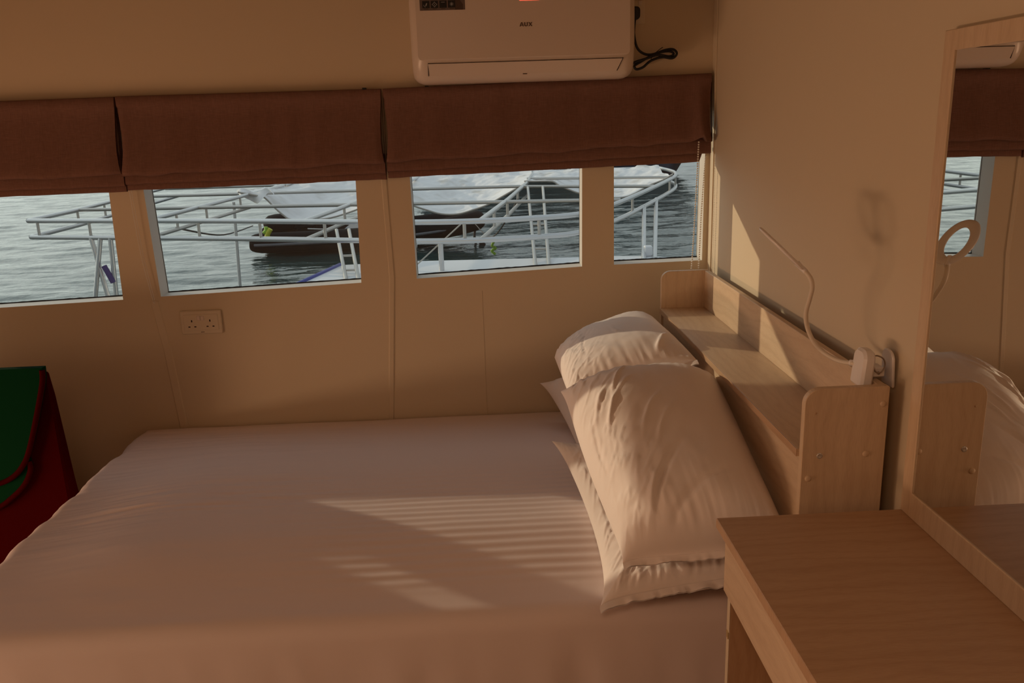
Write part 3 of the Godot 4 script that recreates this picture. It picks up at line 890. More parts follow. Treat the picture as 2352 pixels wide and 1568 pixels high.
# ------------------------------------------------------------------ air conditioner
func air_conditioner() -> void:
	var x0 := -0.195; var x1 := 0.522; var yb := 0.113; var yt := 0.392
	var t := thing("air_conditioner", "white split air conditioner on the wall above the blinds", "air conditioner", Vector3(0.16, yb, ZW))
	# section in (y, z): back, top, front, curved chin
	var sec := [Vector2(0.133, ZW + 0.066), Vector2(0.133, ZW), Vector2(yt, ZW), Vector2(yt, ZW + 0.165), Vector2(yt - 0.010, ZW + 0.186), Vector2(yt - 0.03, ZW + 0.196), Vector2(0.30, ZW + 0.200), Vector2(0.22, ZW + 0.199), Vector2(0.19, ZW + 0.195),
		Vector2(0.172, ZW + 0.189), Vector2(0.155, ZW + 0.182), Vector2(0.138, ZW + 0.172), Vector2(0.128, ZW + 0.163), Vector2(0.119, ZW + 0.148), Vector2(0.1145, ZW + 0.128), Vector2(0.113, ZW + 0.10)]
	var n := sec.size()
	var mid := Vector2(0.25, ZW)
	var steps := [0.0, 0.0025, 0.008, 0.017, 0.03, 0.045]
	var xs := []
	for s: float in steps: xs.append([x0 + s, s])
	for k in range(1, 12): xs.append([lerpf(x0 + 0.045, x1 - 0.045, k / 12.0), 1.0])
	for k in 6: xs.append([x1 - steps[5 - k], steps[5 - k]])
	var st := begin()
	grid(st, func(u: float, v: float) -> Vector3:
		var e: Array = xs[roundi(v * (xs.size() - 1))]
		var q: Vector2 = sec[roundi(u * n) % n]
		var k := 1.0 if e[1] >= 0.045 else sqrt(1.0 - pow(1.0 - e[1] / 0.045, 2.0))
		var zz := ZW + (q.y - ZW) * lerpf(0.72, 1.0, k)
		var yy := q.x
		if q.x < 0.2: yy = lerpf(q.x + (0.2 - q.x) * 0.35, q.x, k)
		return Vector3(e[0], yy, zz), n, xs.size() - 1, true, Vector2.ONE, false)
	for w: int in [0, xs.size() - 1]:
		var X: float = xs[w][0]
		for i in n:
			var f := func(q: Vector2) -> Vector3: return Vector3(X, (q.x + (0.2 - q.x) * 0.35) if q.x < 0.2 else q.x, ZW + (q.y - ZW) * 0.72)
			tri(st, Vector3(X, mid.x, mid.y + 0.05), f.call(sec[i]), f.call(sec[(i + 1) % n]))
	obj("body", done(st), M.plastic, t)
	var pf := begin()   # front panel, a hair proud of the body
	prism(pf, round_rect(x0 + 0.022, 0.184, x1 - 0.022, yt - 0.01, [0.012, 0.012, 0.006, 0.006], 5), Vector3(0, 0, ZW + 0.2025), Vector3.RIGHT, Vector3.UP, 0.006, 0.0018)
	obj("front_panel", done(pf), M.plastic, t)
	var lo := begin()   # louver lying along the chin
	var a := Vector2(0.1735, ZW + 0.1925); var b := Vector2(0.1385, ZW + 0.1745)
	var ay := Vector3(0, a.x - b.x, a.y - b.y)
	prism(lo, PackedVector2Array([Vector2(-0.140, 0), Vector2(0.460, 0), Vector2(0.476, 1), Vector2(-0.142, 1)]), Vector3(0, b.x, b.y) + Vector3(0, -0.46, 0.89) * 0.002, Vector3.RIGHT, ay, 0.004, 0.0)
	obj("louver", done(lo), M.plastic, t)
	var gp := begin()
	for q: Array in [[-0.1445, -0.1425, -0.1405, -0.1425], [0.4605, 0.4625, 0.479, 0.4765]]:
		prism(gp, PackedVector2Array([Vector2(q[0], -0.03), Vector2(q[1], -0.03), Vector2(q[2], 1.03), Vector2(q[3], 1.03)]), Vector3(0, b.x, b.y) + Vector3(0, -0.46, 0.89) * 0.0012, Vector3.RIGHT, ay, 0.003)
	prism(gp, PackedVector2Array([Vector2(-0.142, 1.0), Vector2(0.477, 1.0), Vector2(0.477, 1.012), Vector2(-0.142, 1.012)]), Vector3(0, b.x, b.y) + Vector3(0, -0.46, 0.89) * 0.0012, Vector3.RIGHT, ay, 0.003)
	obj("louver_gap", done(gp), M.dark, t)
	obj("catch", box_mesh(Vector3(0.158, 0.1345, ZW + 0.172), Vector3(0.172, 0.137, ZW + 0.177), 0.0005), M.grey_print, t)
	# lettering
	var tm := MeshInstance3D.new()
	tm.mesh = text_mesh("AUX", 0.0165, 0.0008)
	tm.material_override = M.grey_print
	tm.name = "logo"
	t.add_child(tm)
	tm.global_position = Vector3(0.1705, 0.2815, ZW + 0.2031)
	tm.scale = Vector3(1.22, 1, 1)
	# feature sticker
	var sk := obj("sticker", null, sticker_material(), t)
	var pm := PlaneMesh.new()
	pm.size = Vector2(0.140, 0.070)
	pm.orientation = PlaneMesh.FACE_Z
	sk.mesh = pm
	sk.global_position = Vector3(-0.0875, 0.365, ZW + 0.2030)
	# lit display just above the edge of the picture
	obj("display", box_mesh(Vector3(0.152, 0.3515, ZW + 0.2022), Vector3(0.214, 0.375, ZW + 0.2034), 0.0004), M.led, t)
	# mounting clips under the casing
	for x: float in [-0.165, -0.375]:
		tag(obj("blind_bracket", box_mesh(Vector3(x, 0.108, ZW + 0.005), Vector3(x + 0.012, 0.114, ZW + 0.034), 0.001), M.black),
			["small black bracket on the blind top under the air conditioner", "small black bracket on the blind top left of the air conditioner"][0 if x > -0.3 else 1], "bracket", "black blind brackets")

func sticker_material() -> StandardMaterial3D:
	var w := 280; var h := 140
	var img := Image.create(w, h, false, Image.FORMAT_RGB8)
	img.fill(Color(0.42, 0.36, 0.34))
	for y in h:
		for x in w:
			if x > 215 and y > 40 + (x - 215) * 1.3 and x < 268: img.set_pixel(x, y, Color(0.30, 0.22, 0.19))
			if x > 222 and Vector2(x - 250, y - 62).length() < 22: img.set_pixel(x, y, Color(0.06, 0.05, 0.05))
	var pale := Color(0.62, 0.62, 0.64)
	for k in 4:
		for row in 2:
			var x0 := 16 + k * 53; var y0 := 22 + row * 62
			img.fill_rect(Rect2i(x0, y0, 45, 42), Color(0.035, 0.035, 0.045))
			if row == 1: img.fill_rect(Rect2i(x0 + 10, y0 + 45, 26, 4), Color(0.28, 0.20, 0.17))
			var c := Vector2(x0 + 22, y0 + 21)
			for y in 42:
				for x in 45:
					var d := Vector2(x0 + x, y0 + y) - c
					var on := false
					match k:
						0: on = (absf(d.x - 2 + d.y * 0.4) < 4 and absf(d.y) < 9) or (absf(d.length() - 14) < 1.5 and d.x < -2 and d.y > 0)
						1: on = absf(d.length() - 11 - 2.5 * cos(atan2(d.y, d.x) * 4.0)) < 2.0 or (absf(d.x) < 1.5 and absf(d.y) < 5)
						2: on = absf(d.y + 12) < 1.6 and absf(d.x) < 12
						3: on = d.length() < 13 and (absf(d.x) < 1.5 or absf(d.y) < 1.5 or absf(absf(d.x) - absf(d.y)) < 2.0)
					if on: img.set_pixel(x0 + x, y0 + y, pale)
	var m := mat(lin(0.9, 0.9, 0.9), 0.35)
	m.albedo_texture = ImageTexture.create_from_image(img)
	return m

# ------------------------------------------------------------------ sockets, cables, chains
func wall_fittings() -> void:
	var t := thing("double_socket", "white double wall socket with two switches under the window", "socket", Vector3(-1.0135, -0.716, ZW), "")
	var st := begin()
	prism(st, round_rect(-1.087, -0.717, -0.941, -0.631, [0.005, 0.005, 0.005, 0.005], 4), Vector3(0, 0, ZW + 0.010), Vector3.RIGHT, Vector3.UP, 0.010, 0.003)
	obj("plate", done(st), M.plastic_wall, t)
	var face := begin()
	prism(face, round_rect(-1.075, -0.703, -0.953, -0.644, [0.003, 0.003, 0.003, 0.003], 4), Vector3(0, 0, ZW + 0.0118), Vector3.RIGHT, Vector3.UP, 0.002, 0.0008)
	obj("socket_face", done(face), M.plastic_wall, t)
	for x: float in [-1.0215, -1.0075]:
		obj("switch", box_mesh(Vector3(x - 0.0055, -0.666, ZW + 0.011), Vector3(x + 0.0055, -0.649, ZW + 0.0145), 0.001), M.plastic, t)
	for cx: float in [-1.0465, -0.982]:
		obj("earth_hole", box_mesh(Vector3(cx - 0.0022, -0.672, ZW + 0.0114), Vector3(cx + 0.0022, -0.664, ZW + 0.0120), 0.0), M.dark, t)
		for s: float in [-0.0105, 0.0105]:
			obj("pin_hole", box_mesh(Vector3(cx + s - 0.0036, -0.691, ZW + 0.0114), Vector3(cx + s + 0.0036, -0.687, ZW + 0.0120), 0.0), M.dark, t)
	obj("maker_mark", box_mesh(Vector3(-1.019, -0.7105, ZW + 0.0096), Vector3(-1.006, -0.7085, ZW + 0.0103), 0.0003), M.grey_print, t)

	var s := thing("wall_socket", "white wall socket beside the air conditioner, with a black plug in it", "socket", Vector3(0.555, 0.32, ZW))
	var p := begin()
	prism(p, round_rect(0.497, 0.292, 0.583, 0.366, [0.004, 0.004, 0.004, 0.004], 4), Vector3(0, 0, ZW + 0.009), Vector3.RIGHT, Vector3.UP, 0.009, 0.002)
	obj("plate", done(p), M.plastic_wall, s)
	obj("switch", box_mesh(Vector3(0.560, 0.352, ZW + 0.008), Vector3(0.572, 0.364, ZW + 0.011), 0.001), M.plastic, s)
	var c := thing("power_cable", "black power plug and looped cable of the air conditioner", "cable", Vector3(0.55, 0.30, ZW))
	var pl := begin()
	prism(pl, round_rect(0.515, 0.303, 0.562, 0.345, [0.008, 0.014, 0.012, 0.008], 6), Vector3(0, 0, ZW + 0.040), Vector3.RIGHT, Vector3.UP, 0.031, 0.006)
	obj("plug", done(pl), M.black, c)
	var z := ZW + 0.028
	obj("cord", tube_mesh([Vector3(0.546, 0.31, z), Vector3(0.543, 0.280, z), Vector3(0.543, 0.255, z), Vector3(0.553, 0.216, z), Vector3(0.575, 0.196, z), Vector3(0.605, 0.192, z), Vector3(0.649, 0.205, z - 0.006), Vector3(0.676, 0.206, z),
		Vector3(0.687, 0.192, z + 0.006), Vector3(0.672, 0.178, z + 0.006), Vector3(0.635, 0.182, z + 0.008), Vector3(0.598, 0.171, z + 0.008), Vector3(0.573, 0.152, z + 0.006), Vector3(0.552, 0.146, z), Vector3(0.545, 0.157, z), Vector3(0.566, 0.170, z - 0.004), Vector3(0.605, 0.189, z - 0.006),
		Vector3(0.640, 0.200, z - 0.008), Vector3(0.668, 0.200, z - 0.004), Vector3(0.678, 0.191, z), Vector3(0.662, 0.184, z + 0.002), Vector3(0.620, 0.189, z + 0.012), Vector3(0.576, 0.177, z + 0.010), Vector3(0.544, 0.168, z + 0.004), Vector3(0.512, 0.150, z)], 0.0042, 8, 6), M.black, c)
	obj("cable_tie", tube_mesh([Vector3(0.598, 0.176, z + 0.014), Vector3(0.605, 0.190, z + 0.018), Vector3(0.628, 0.207, z + 0.010), Vector3(0.640, 0.214, z)], 0.0013, 6, 3), M.black, c)

	# bead chains of the blinds
	chain([Vector3(0.7625, -0.100, -2.940), Vector3(0.7615, -0.170, -2.945), Vector3(0.757, -0.358, -2.95), Vector3(0.752, -0.520, -2.955), Vector3(0.750, -0.560, -2.957)],
		[Vector3(0.794, -0.150, -2.964), Vector3(0.7895, -0.215, -2.964), Vector3(0.783, -0.362, -2.964), Vector3(0.779, -0.560, -2.964)], 0.0032,
		"white bead chain hanging from the blind beside the headboard wall", [Vector3(0.7505, -0.565, -2.957), Vector3(0.756, -0.585, -2.96), Vector3(0.772, -0.585, -2.963), Vector3(0.7787, -0.565, -2.964)])
	chain([Vector3(-1.194, -0.20, -2.975), Vector3(-1.188, -0.42, -2.98), Vector3(-1.170, -0.585, -2.982)],
		[Vector3(-1.190, -0.20, -2.985), Vector3(-1.183, -0.42, -2.987), Vector3(-1.166, -0.585, -2.987)], 0.0012,
		"fine bead chain on the post left of the window above the socket", [Vector3(-1.170, -0.59, -2.982), Vector3(-1.168, -0.597, -2.984), Vector3(-1.166, -0.59, -2.987)])

func chain(a: Array, b: Array, r: float, label: String, bottom: Array) -> void:
	var st := begin()
	var ball := SphereMesh.new()
	ball.radius = r; ball.height = r * 2.0; ball.radial_segments = 8; ball.rings = 4
	for path: Array in [a, b, bottom]:
		var p := smooth_path(path, 24)
		var go := 0.0
		for i in p.size() - 1:
			var d := p[i].distance_to(p[i + 1])
			while go < d:
				st.append_from(ball, 0, Transform3D(Basis(), p[i].lerp(p[i + 1], go / maxf(d, 1e-6))))
				go += r * 2.55
			go -= d
		tube(st, p, r * 0.3, 4)
	var o := obj("bead_chain", st.commit(), M.bead)
	tag(o, label, "chain", "", "")

# ------------------------------------------------------------------ clip lamp
func clip_lamp() -> void:
	var t := thing("clip_lamp", "white flexible clip lamp clamped on the headboard", "lamp", Vector3(0.775, -0.53, -1.62))
	var knee := Vector3(0.657, -0.319, -1.670); var tip := Vector3(0.590, -0.244, -1.737)
	var path := smooth_path([Vector3(0.765, -0.505, -1.612), Vector3(0.752, -0.506, -1.622), Vector3(0.735, -0.510, -1.660), Vector3(0.715, -0.499, -1.692), Vector3(0.695, -0.474, -1.702), Vector3(0.682, -0.441, -1.705), Vector3(0.676, -0.411, -1.696), Vector3(0.672, -0.378, -1.672), Vector3(0.669, -0.350, -1.655), Vector3(0.664, -0.331, -1.657), knee], 8)
	var st := begin()
	tube(st, path, 0.0048, 12)
	obj("gooseneck", done(st), M.lamp_neck, t)
	obj("collar", tube_mesh([Vector3(0.768, -0.5045, -1.609), Vector3(0.748, -0.507, -1.632)], 0.0066, 12), M.lamp_white, t)
	# ring-shaped head seen edge on
	var ax := (tip - knee).normalized()
	var sight := ((tip + knee) * 0.5).normalized()
	var ay := (sight - ax * sight.dot(ax)).normalized()
	var nz := ax.cross(ay)
	var L := tip.distance_to(knee)
	var hd := begin()
	var loop := PackedVector3Array()
	for k in 40:
		var a := TAU * k / 40.0
		loop.append(knee + ax * (L * 0.56 + cos(a) * L * 0.44 - 0.002) + ay * sin(a) * 0.036)
	tube(hd, loop, 0.0042, 12, true, nz, 0.011)
	obj("lamp_head", done(hd), M.lamp_white, t)
	var jn := begin()
	tube(jn, PackedVector3Array([knee - ax * 0.004, knee + ax * 0.012, knee + ax * 0.022]), [0.0056, 0.0056, 0.0066], 12)
	obj("head_joint", done(jn), M.lamp_white, t)
	# clamp: front jaw on the shelf side, rear jaw between headboard and wall, spring and pin
	var j := begin()
	var tilt := Vector3(-0.22, 1, 0).normalized()
	prism(j, round_rect(-0.027, 0.0, 0.027, 0.078, [0.008, 0.008, 0.020, 0.020], 7), Vector3(0.746, -0.546, -1.600), Vector3(0, 0, 1), Vector3(0.08, 1, 0).normalized(), 0.024, 0.005)
	obj("front_jaw", done(j), M.lamp_white, t)
	var k2 := begin()
	prism(k2, round_rect(-0.024, 0.0, 0.024, 0.076, [0.004, 0.004, 0.020, 0.020], 7), Vector3(0.812, -0.548, -1.600), Vector3(0, 0, 1), Vector3(-0.06, 1, 0).normalized(), 0.006, 0.002)
	obj("rear_jaw", done(k2), M.lamp_white, t)
	obj("hinge_block", box_mesh(Vector3(0.772, -0.527, -1.622), Vector3(0.802, -0.508, -1.590), 0.002), M.lamp_white, t)
	obj("spring", tube_mesh([Vector3(0.776, -0.480, -1.583), Vector3(0.792, -0.486, -1.583), Vector3(0.797, -0.500, -1.583), Vector3(0.790, -0.515, -1.583), Vector3(0.778, -0.512, -1.583), Vector3(0.774, -0.496, -1.583)], 0.0016, 6, 4, true), M.steel_dark, t)
	var pin := begin()
	lathe(pin, PackedVector2Array([Vector2(0.0035, 0), Vector2(0.0035, 0.002), Vector2(0.0001, 0.003)]), Vector3(0.788, -0.518, -1.590), Vector3(0, 0, 1), 12)
	obj("pin", done(pin), M.steel, t)

# ------------------------------------------------------------------ the green and red seat in the corner
func corner_seat() -> void:
	var t := thing("padded_seat", "dark green and red padded seat with red piping, past the bed's foot", "seat", Vector3(-1.8, FLOOR, -2.72))
	var st := begin()
	prism(st, PackedVector2Array([Vector2(2.57, FLOOR), Vector2(2.70, FLOOR), Vector2(2.635, -1.10), Vector2(2.605, -0.80), Vector2(2.59, -0.722), Vector2(2.575, -0.715)]),
		Vector3(-1.366, 0, 0), Vector3(0, 0, -1), Vector3.UP, 0.94, 0.006)
	obj("body", done(st), M.red, t)
	var edge := [Vector2(-1.364, -0.704), Vector2(-1.371, -0.748), Vector2(-1.409, -0.860), Vector2(-1.447, -0.960), Vector2(-1.475, -1.012), Vector2(-1.515, -1.052), Vector2(-1.575, -1.076), Vector2(-1.70, -1.095), Vector2(-2.0, -1.10), Vector2(-2.28, -1.09)]
	flap(t, "cushion_flap", edge, -0.697, -2.545)
	var low := [Vector2(-1.462, -1.005), Vector2(-1.462, -1.035), Vector2(-1.490, -1.085), Vector2(-1.54, -1.130), Vector2(-1.60, -1.165), Vector2(-1.75, -1.205), Vector2(-2.0, -1.22), Vector2(-2.28, -1.21)]
	flap(t, "lower_flap", low, -1.0, -2.555)

func flap(t: Node, called: String, edge: Array, top: float, z: float) -> void:
	var out := PackedVector2Array()
	var path := []
	for p: Vector2 in edge: path.append(Vector3(p.x, p.y, z))
	var sm := smooth_path(path, 5)
	for i in range(sm.size() - 1, -1, -1): out.append(Vector2(sm[i].x, sm[i].y))
	out.append(Vector2(sm[0].x, top)); out.append(Vector2(-2.28, top))
	if Geometry2D.is_polygon_clockwise(out): out.reverse()
	var st := begin()
	prism(st, out, Vector3(0, 0, z), Vector3.RIGHT, Vector3.UP, 0.025)
	var o := obj(called, done(st), M.green, t)
	var pp := begin()
	tube(pp, sm, 0.0085, 10)
	obj("piping", done(pp), M.red, o)

# ------------------------------------------------------------------ outside
func sea() -> void:
	var a := noise(201, 1.0, 2); var b := noise(202, 1.0, 3)
	var xs := []; var zs := []
	for i in 261: xs.append(lerpf(-42.0, 34.0, i / 260.0))
	for j in 421:
		var v := j / 420.0
		zs.append(-10.0 - 24.0 * v - 85.5 * v * v * v)
	var st := begin()
	grid(st, func(u: float, v: float) -> Vector3:
		var x: float = xs[roundi(u * 260)]; var z: float = zs[roundi(v * 420)]
		var y := 0.045 * a.get_noise_2d(x * 0.35 + 0.1 * z, z * 0.75) + 0.045 * (0.4 - absf(b.get_noise_2d(x * 0.8, z * 1.9 + x * 0.25))) + 0.015 * b.get_noise_2d(x * 2.6 + 40.0, z * 5.0)
		return Vector3(x, -3.0 + y, z), 260, 420, false, Vector2.ONE, false)
	for e: Array in [[-400, 400, -119.5, -700], [-400, -42, -4, -119.5], [34, 400, -4, -119.5], [-42, 34, -4, -10.0]]:
		quad(st, Vector3(e[0], -3.0, e[2]), Vector3(e[1], -3.0, e[2]), Vector3(e[1], -3.0, e[3]), Vector3(e[0], -3.0, e[3]))
	var o := obj("sea", done(st), M.water)
	tag(o, "rippled grey green harbour water seen through the windows", "water", "", "stuff")

func V(x: float, y: float, z: float) -> Vector3: return Vector3(x, y, z)

func neighbour_boat() -> void:
	var t := thing("moored_boat", "moored boat with a stainless steel canopy frame over its white cabin roof", "boat", Vector3(-0.5, -3, -11))
	var H := -0.90; var LO := -1.075; var r := 0.026
	var outer := [V(-5.0, H, -14.6), V(-4.93, H, -13.0), V(-4.85, H, -11.3), V(-4.80, H, -10.35), V(-4.83, H, -9.27), V(-2.62, H, -8.56), V(-1.1, H, -8.0), V(-0.55, H, -7.81), V(0.0, H, -7.74), V(0.6, H, -7.83), V(0.97, H, -8.03), V(1.41, H, -8.79), V(1.98, H, -10.12), V(2.57, H, -11.59), V(2.93, H, -12.6), V(3.10, H, -13.5), V(3.10, H, -14.6)]
	var low := []
	for p: Vector3 in outer: low.append(Vector3(p.x, LO, p.z))
	obj("top_rail", rail(outer, r), M.steel, t)
	obj("lower_rail", rail(low, r), M.steel, t)
	obj("far_rail", tube_mesh([V(-5.0, H, -14.6), V(3.10, H, -14.6)], r, 10), M.steel, t)
	# bars across and along
	for e: Array in [[V(-3.41, H, -8.83), V(-3.14, H, -12.0), V(-2.95, H, -14.6)], [V(-1.69, H, -8.22), V(-1.47, H, -9.85), V(-1.20, H, -12.0), V(-0.95, H, -14.6)], [V(0.01, H, -7.78), V(0.32, H, -9.64), V(0.70, H, -12.2), V(0.95, H, -14.6)]]:
		obj("cross_bar", tube_mesh(e, r * 0.95, 10), M.steel, t)
		var l2 := []
		for p: Vector3 in e.slice(0, 3 if e.size() == 4 else 2): l2.append(Vector3(p.x, LO, p.z))
		obj("cross_bar", tube_mesh(l2, r * 0.85, 10), M.steel_shaded, t)
	for e: Array in [[V(-4.86, H, -12.2), V(-4.59, H, -12.13), V(0.57, H, -11.6)], [V(-4.80, H, -10.38), V(1.55, H, -9.25)], [V(0.57, H, -11.55), V(2.25, H, -10.85)], [V(0.75, H, -13.0), V(2.75, H, -12.3)], [V(-4.9, H, -13.6), V(-3.0, H, -13.5)]]:
		obj("long_bar", tube_mesh(e, r * 0.8, 10), M.steel_shaded, t)
	# short posts between the rails
	for p: Array in [[-4.72, -9.235], [-4.09, -9.035], [-2.83, -8.63], [-2.157, -8.39], [-1.481, -8.14], [-0.141, -7.755], [0.551, -7.82], [1.737, -9.55], [2.70, -11.95], [2.99, -12.85], [-4.80, -10.35], [-4.84, -11.2], [-3.345, -9.51], [-3.275, -10.34], [-3.18, -11.5], [-1.507, -9.564], [-1.36, -10.7], [0.151, -8.6], [0.323, -9.643], [0.50, -10.85]]:
		obj("short_post", tube_mesh([V(p[0], LO, p[1]), V(p[0], H, p[1])], r * 0.6, 8), M.steel_shaded, t)
	# legs down to the deck
	for e: Array in [[V(-3.64, LO, -12.8), V(-3.72, -3.2, -12.8)], [V(-3.98, LO, -9.0), V(-4.14, -1.75, -9.0), V(-4.40, -2.9, -9.0)], [V(-4.09, LO, -9.03), V(-3.996, -1.70, -9.0), V(-3.83, -2.9, -9.0)], [V(-3.86, LO, -8.96), V(-3.91, -1.75, -9.0), V(-4.0, -2.9, -9.0)],
		[V(-0.37, LO, -7.79), V(-0.37, -1.36, -7.79)], [V(-0.604, LO, -7.83), V(-0.66, -1.36, -7.83)], [V(1.975, LO, -10.1), V(1.539, -1.36, -7.86)], [V(2.30, LO, -10.95), V(1.673, -1.36, -8.0)]]:
		obj("leg", tube_mesh(e, r * 0.95, 10), M.steel, t)
	# ladders
	for e: Array in [[V(-1.50, LO, -8.9), V(-1.37, LO, -8.9), V(-1.215, -1.36, -7.50), V(-1.105, -1.36, -7.50)], [V(0.66, H, -11.35), V(0.86, H, -11.35), V(0.505, -1.36, -7.76), V(0.630, -1.36, -7.76)]]:
		var ld := begin()
		tube(ld, PackedVector3Array([e[0], e[2]]), 0.018, 8)
		tube(ld, PackedVector3Array([e[1], e[3]]), 0.018, 8)
		var lo := obj("ladder", done(ld), M.steel_shaded, t)
		for k: float in [0.25, 0.55, 0.82]:
			obj("rung", tube_mesh([e[0].lerp(e[2], k), e[1].lerp(e[3], k)], 0.011, 8), M.steel_shaded, lo)
	# white cabin roof with a blue edge, hull below
	var rf := begin()
	prism(rf, PackedVector2Array([Vector2(-1.62, 5.6), Vector2(-1.66, 7.3), Vector2(-1.40, 8.33), Vector2(-0.633, 8.40), Vector2(0.991, 8.26), Vector2(1.324, 8.25), Vector2(1.705, 8.16), Vector2(1.90, 7.95), Vector2(2.05, 7.60), Vector2(2.25, 5.6)]), V(0, -1.352, 0), Vector3.RIGHT, Vector3(0, 0, -1), 0.10, 0.012)
	obj("cabin_roof", done(rf), M.white_paint, t)
	obj("blue_edge", tube_mesh([V(-1.63, -1.36, 7.3 * -1), V(-1.635, -1.36, -7.3), V(-1.40, -1.36, -8.33)], 0.030, 8), M.blue_paint, t)
	obj("cleat", box_mesh(V(1.60, -1.352, -8.20), V(1.68, -1.25, -8.12), 0.01), M.white_paint, t)
	var hl := begin()
	prism(hl, PackedVector2Array([Vector2(-1.50, 5.6), Vector2(-1.52, 7.2), Vector2(-1.30, 8.1), Vector2(1.2, 8.1), Vector2(1.7, 7.8), Vector2(2.1, 5.6)]), V(0, -1.452, 0), Vector3.RIGHT, Vector3(0, 0, -1), 1.6)
	obj("hull", done(hl), M.white_paint, t)
	obj("strap", tube_mesh([V(-3.975, -1.37, -8.97), V(-3.93, -1.47, -8.96), V(-3.90, -1.55, -8.96)], 0.03, 8), M.purple, t)
	tag(obj("mooring_rope", tube_mesh([V(-3.36, -1.06, -9.5), V(-4.2, -1.7, -14.0), V(-5.2, -2.2, -19.6)], 0.012, 6, 6), M.rope), "thin dark rope from the canopy frame to the dinghy's stern", "rope")
	tag(obj("mooring_rope", tube_mesh([V(0.5, -1.0, -10.8), V(0.2, -1.9, -14.0), V(-0.1, -2.4, -20.0)], 0.010, 6, 6), M.rope), "slack dark rope from the canopy frame to the dinghy's bow", "rope")
	tag(obj("mooring_rope", tube_mesh([V(-0.15, -0.92, -7.9), V(-0.62, -1.30, -7.72)], 0.007, 6), M.rope_pale), "taut pale line slanting down across the canopy frame", "rope")
	tag(obj("ribbon", tube_mesh([V(0.22, -1.95, -13.8), V(0.19, -2.02, -13.8), V(0.25, -2.06, -13.8), V(0.18, -2.10, -13.8), V(0.24, -2.16, -13.8)], 0.022, 6, 3), M.leaf_green), "yellow green ribbon tied in the slack bow rope", "ribbon")

func rail(p: Array, r: float) -> ArrayMesh:
	# straight runs with a rounded bow
	var st := begin()
	tube(st, PackedVector3Array(p.slice(0, 5)), r, 10)
	var bow := smooth_path(p.slice(4), 6)
	tube(st, bow, r, 10)
	return done(st)

func tarpaulin() -> void:
	var n := noise(301, 1.0, 3)
	var hem := [Vector2(-3.28, -0.86), Vector2(-3.03, -0.915), Vector2(-2.927, -0.948), Vector2(-2.805, -1.088), Vector2(-2.691, -1.200), Vector2(-2.60, -1.256), Vector2(-2.364, -1.272), Vector2(-2.051, -1.253), Vector2(-1.715, -1.163), Vector2(-1.436, -1.060), Vector2(-1.195, -1.03), Vector2(-0.932, -1.120), Vector2(-0.749, -1.186), Vector2(-0.530, -1.255), Vector2(-0.295, -1.265), Vector2(-0.068, -1.211), Vector2(0.134, -1.146), Vector2(0.398, -1.012), Vector2(0.644, -0.885)]
	var hem2 := [Vector2(0.66, -0.878), Vector2(0.80, -0.885), Vector2(1.06, -0.895), Vector2(1.163, -0.956), Vector2(1.431, -1.070), Vector2(1.676, -1.135), Vector2(1.934, -1.156), Vector2(2.117, -1.150), Vector2(2.263, -1.099), Vector2(2.452, -1.000), Vector2(2.659, -0.927), Vector2(2.80, -0.85)]
	var t := thing("tarpaulin", "white sagging tarpaulin slung under the far half of the canopy frame", "tarpaulin", Vector3(-0.5, -1.0, -13))
	var k := 0
	for h: Array in [hem, hem2]:
		k += 1
		var z0 := -11.8 if k == 1 else -12.2
		var pts := []
		for p: Vector2 in h: pts.append(Vector3(p.x, p.y, z0))
		var sm := smooth_path(pts, 4)
		var st := begin()
		var f := func(u: float, v: float) -> Vector3:
			var p := sm[roundi(u * (sm.size() - 1))]
			var far := Vector3(lerpf(-3.0, 0.93, u) if k == 1 else lerpf(0.97, 3.02, u), -0.865, -14.55 if k == 1 else lerpf(-14.55, -14.3, u))
			var q := p.lerp(far, v)
			# hangs: the fall is steep near the hem and flattens further back
			var e := 1.0 - pow(v, 1.15)
			q.y = lerpf(far.y, p.y, e) - 0.05 * sin(v * PI)
			q.y += (0.05 * n.get_noise_2d(q.x * 1.6, q.z * 1.2) + 0.03 * absf(n.get_noise_2d(q.x * 4.0 + 20.0, q.z * 1.5))) * smoothstep(0.0, 0.15, v)
			return q
		grid(st, f, sm.size() - 1, 40, false, Vector2.ONE, false)
		grid(st, func(u: float, v: float) -> Vector3: return f.call(u, v) + Vector3(0, -0.008, 0), sm.size() - 1, 40, false, Vector2.ONE, true)
		var o := obj("sheet", done(st), M.tarp, t)
		var hs := begin()
		tube(hs, sm, 0.012, 6)
		obj("hem_rope", done(hs), M.rope_pale, o)
	# loose gathered corner at the left
	var cr := begin()
	grid(cr, func(u: float, v: float) -> Vector3:
		var a := Vector3(lerpf(-3.34, -2.80, u), -0.845 + 0.03 * sin(u * 9.0), -11.95 + 0.2 * u)
		return a + Vector3(0.06 * v, -(0.16 + 0.12 * sin(u * 5.0 + 0.5)) * v * (0.3 + u), 0.08 * v + 0.05 * sin(u * 14.0) * v), 24, 8, false, Vector2.ONE, false)
	obj("gathered_corner", done(cr), M.tarp, t)

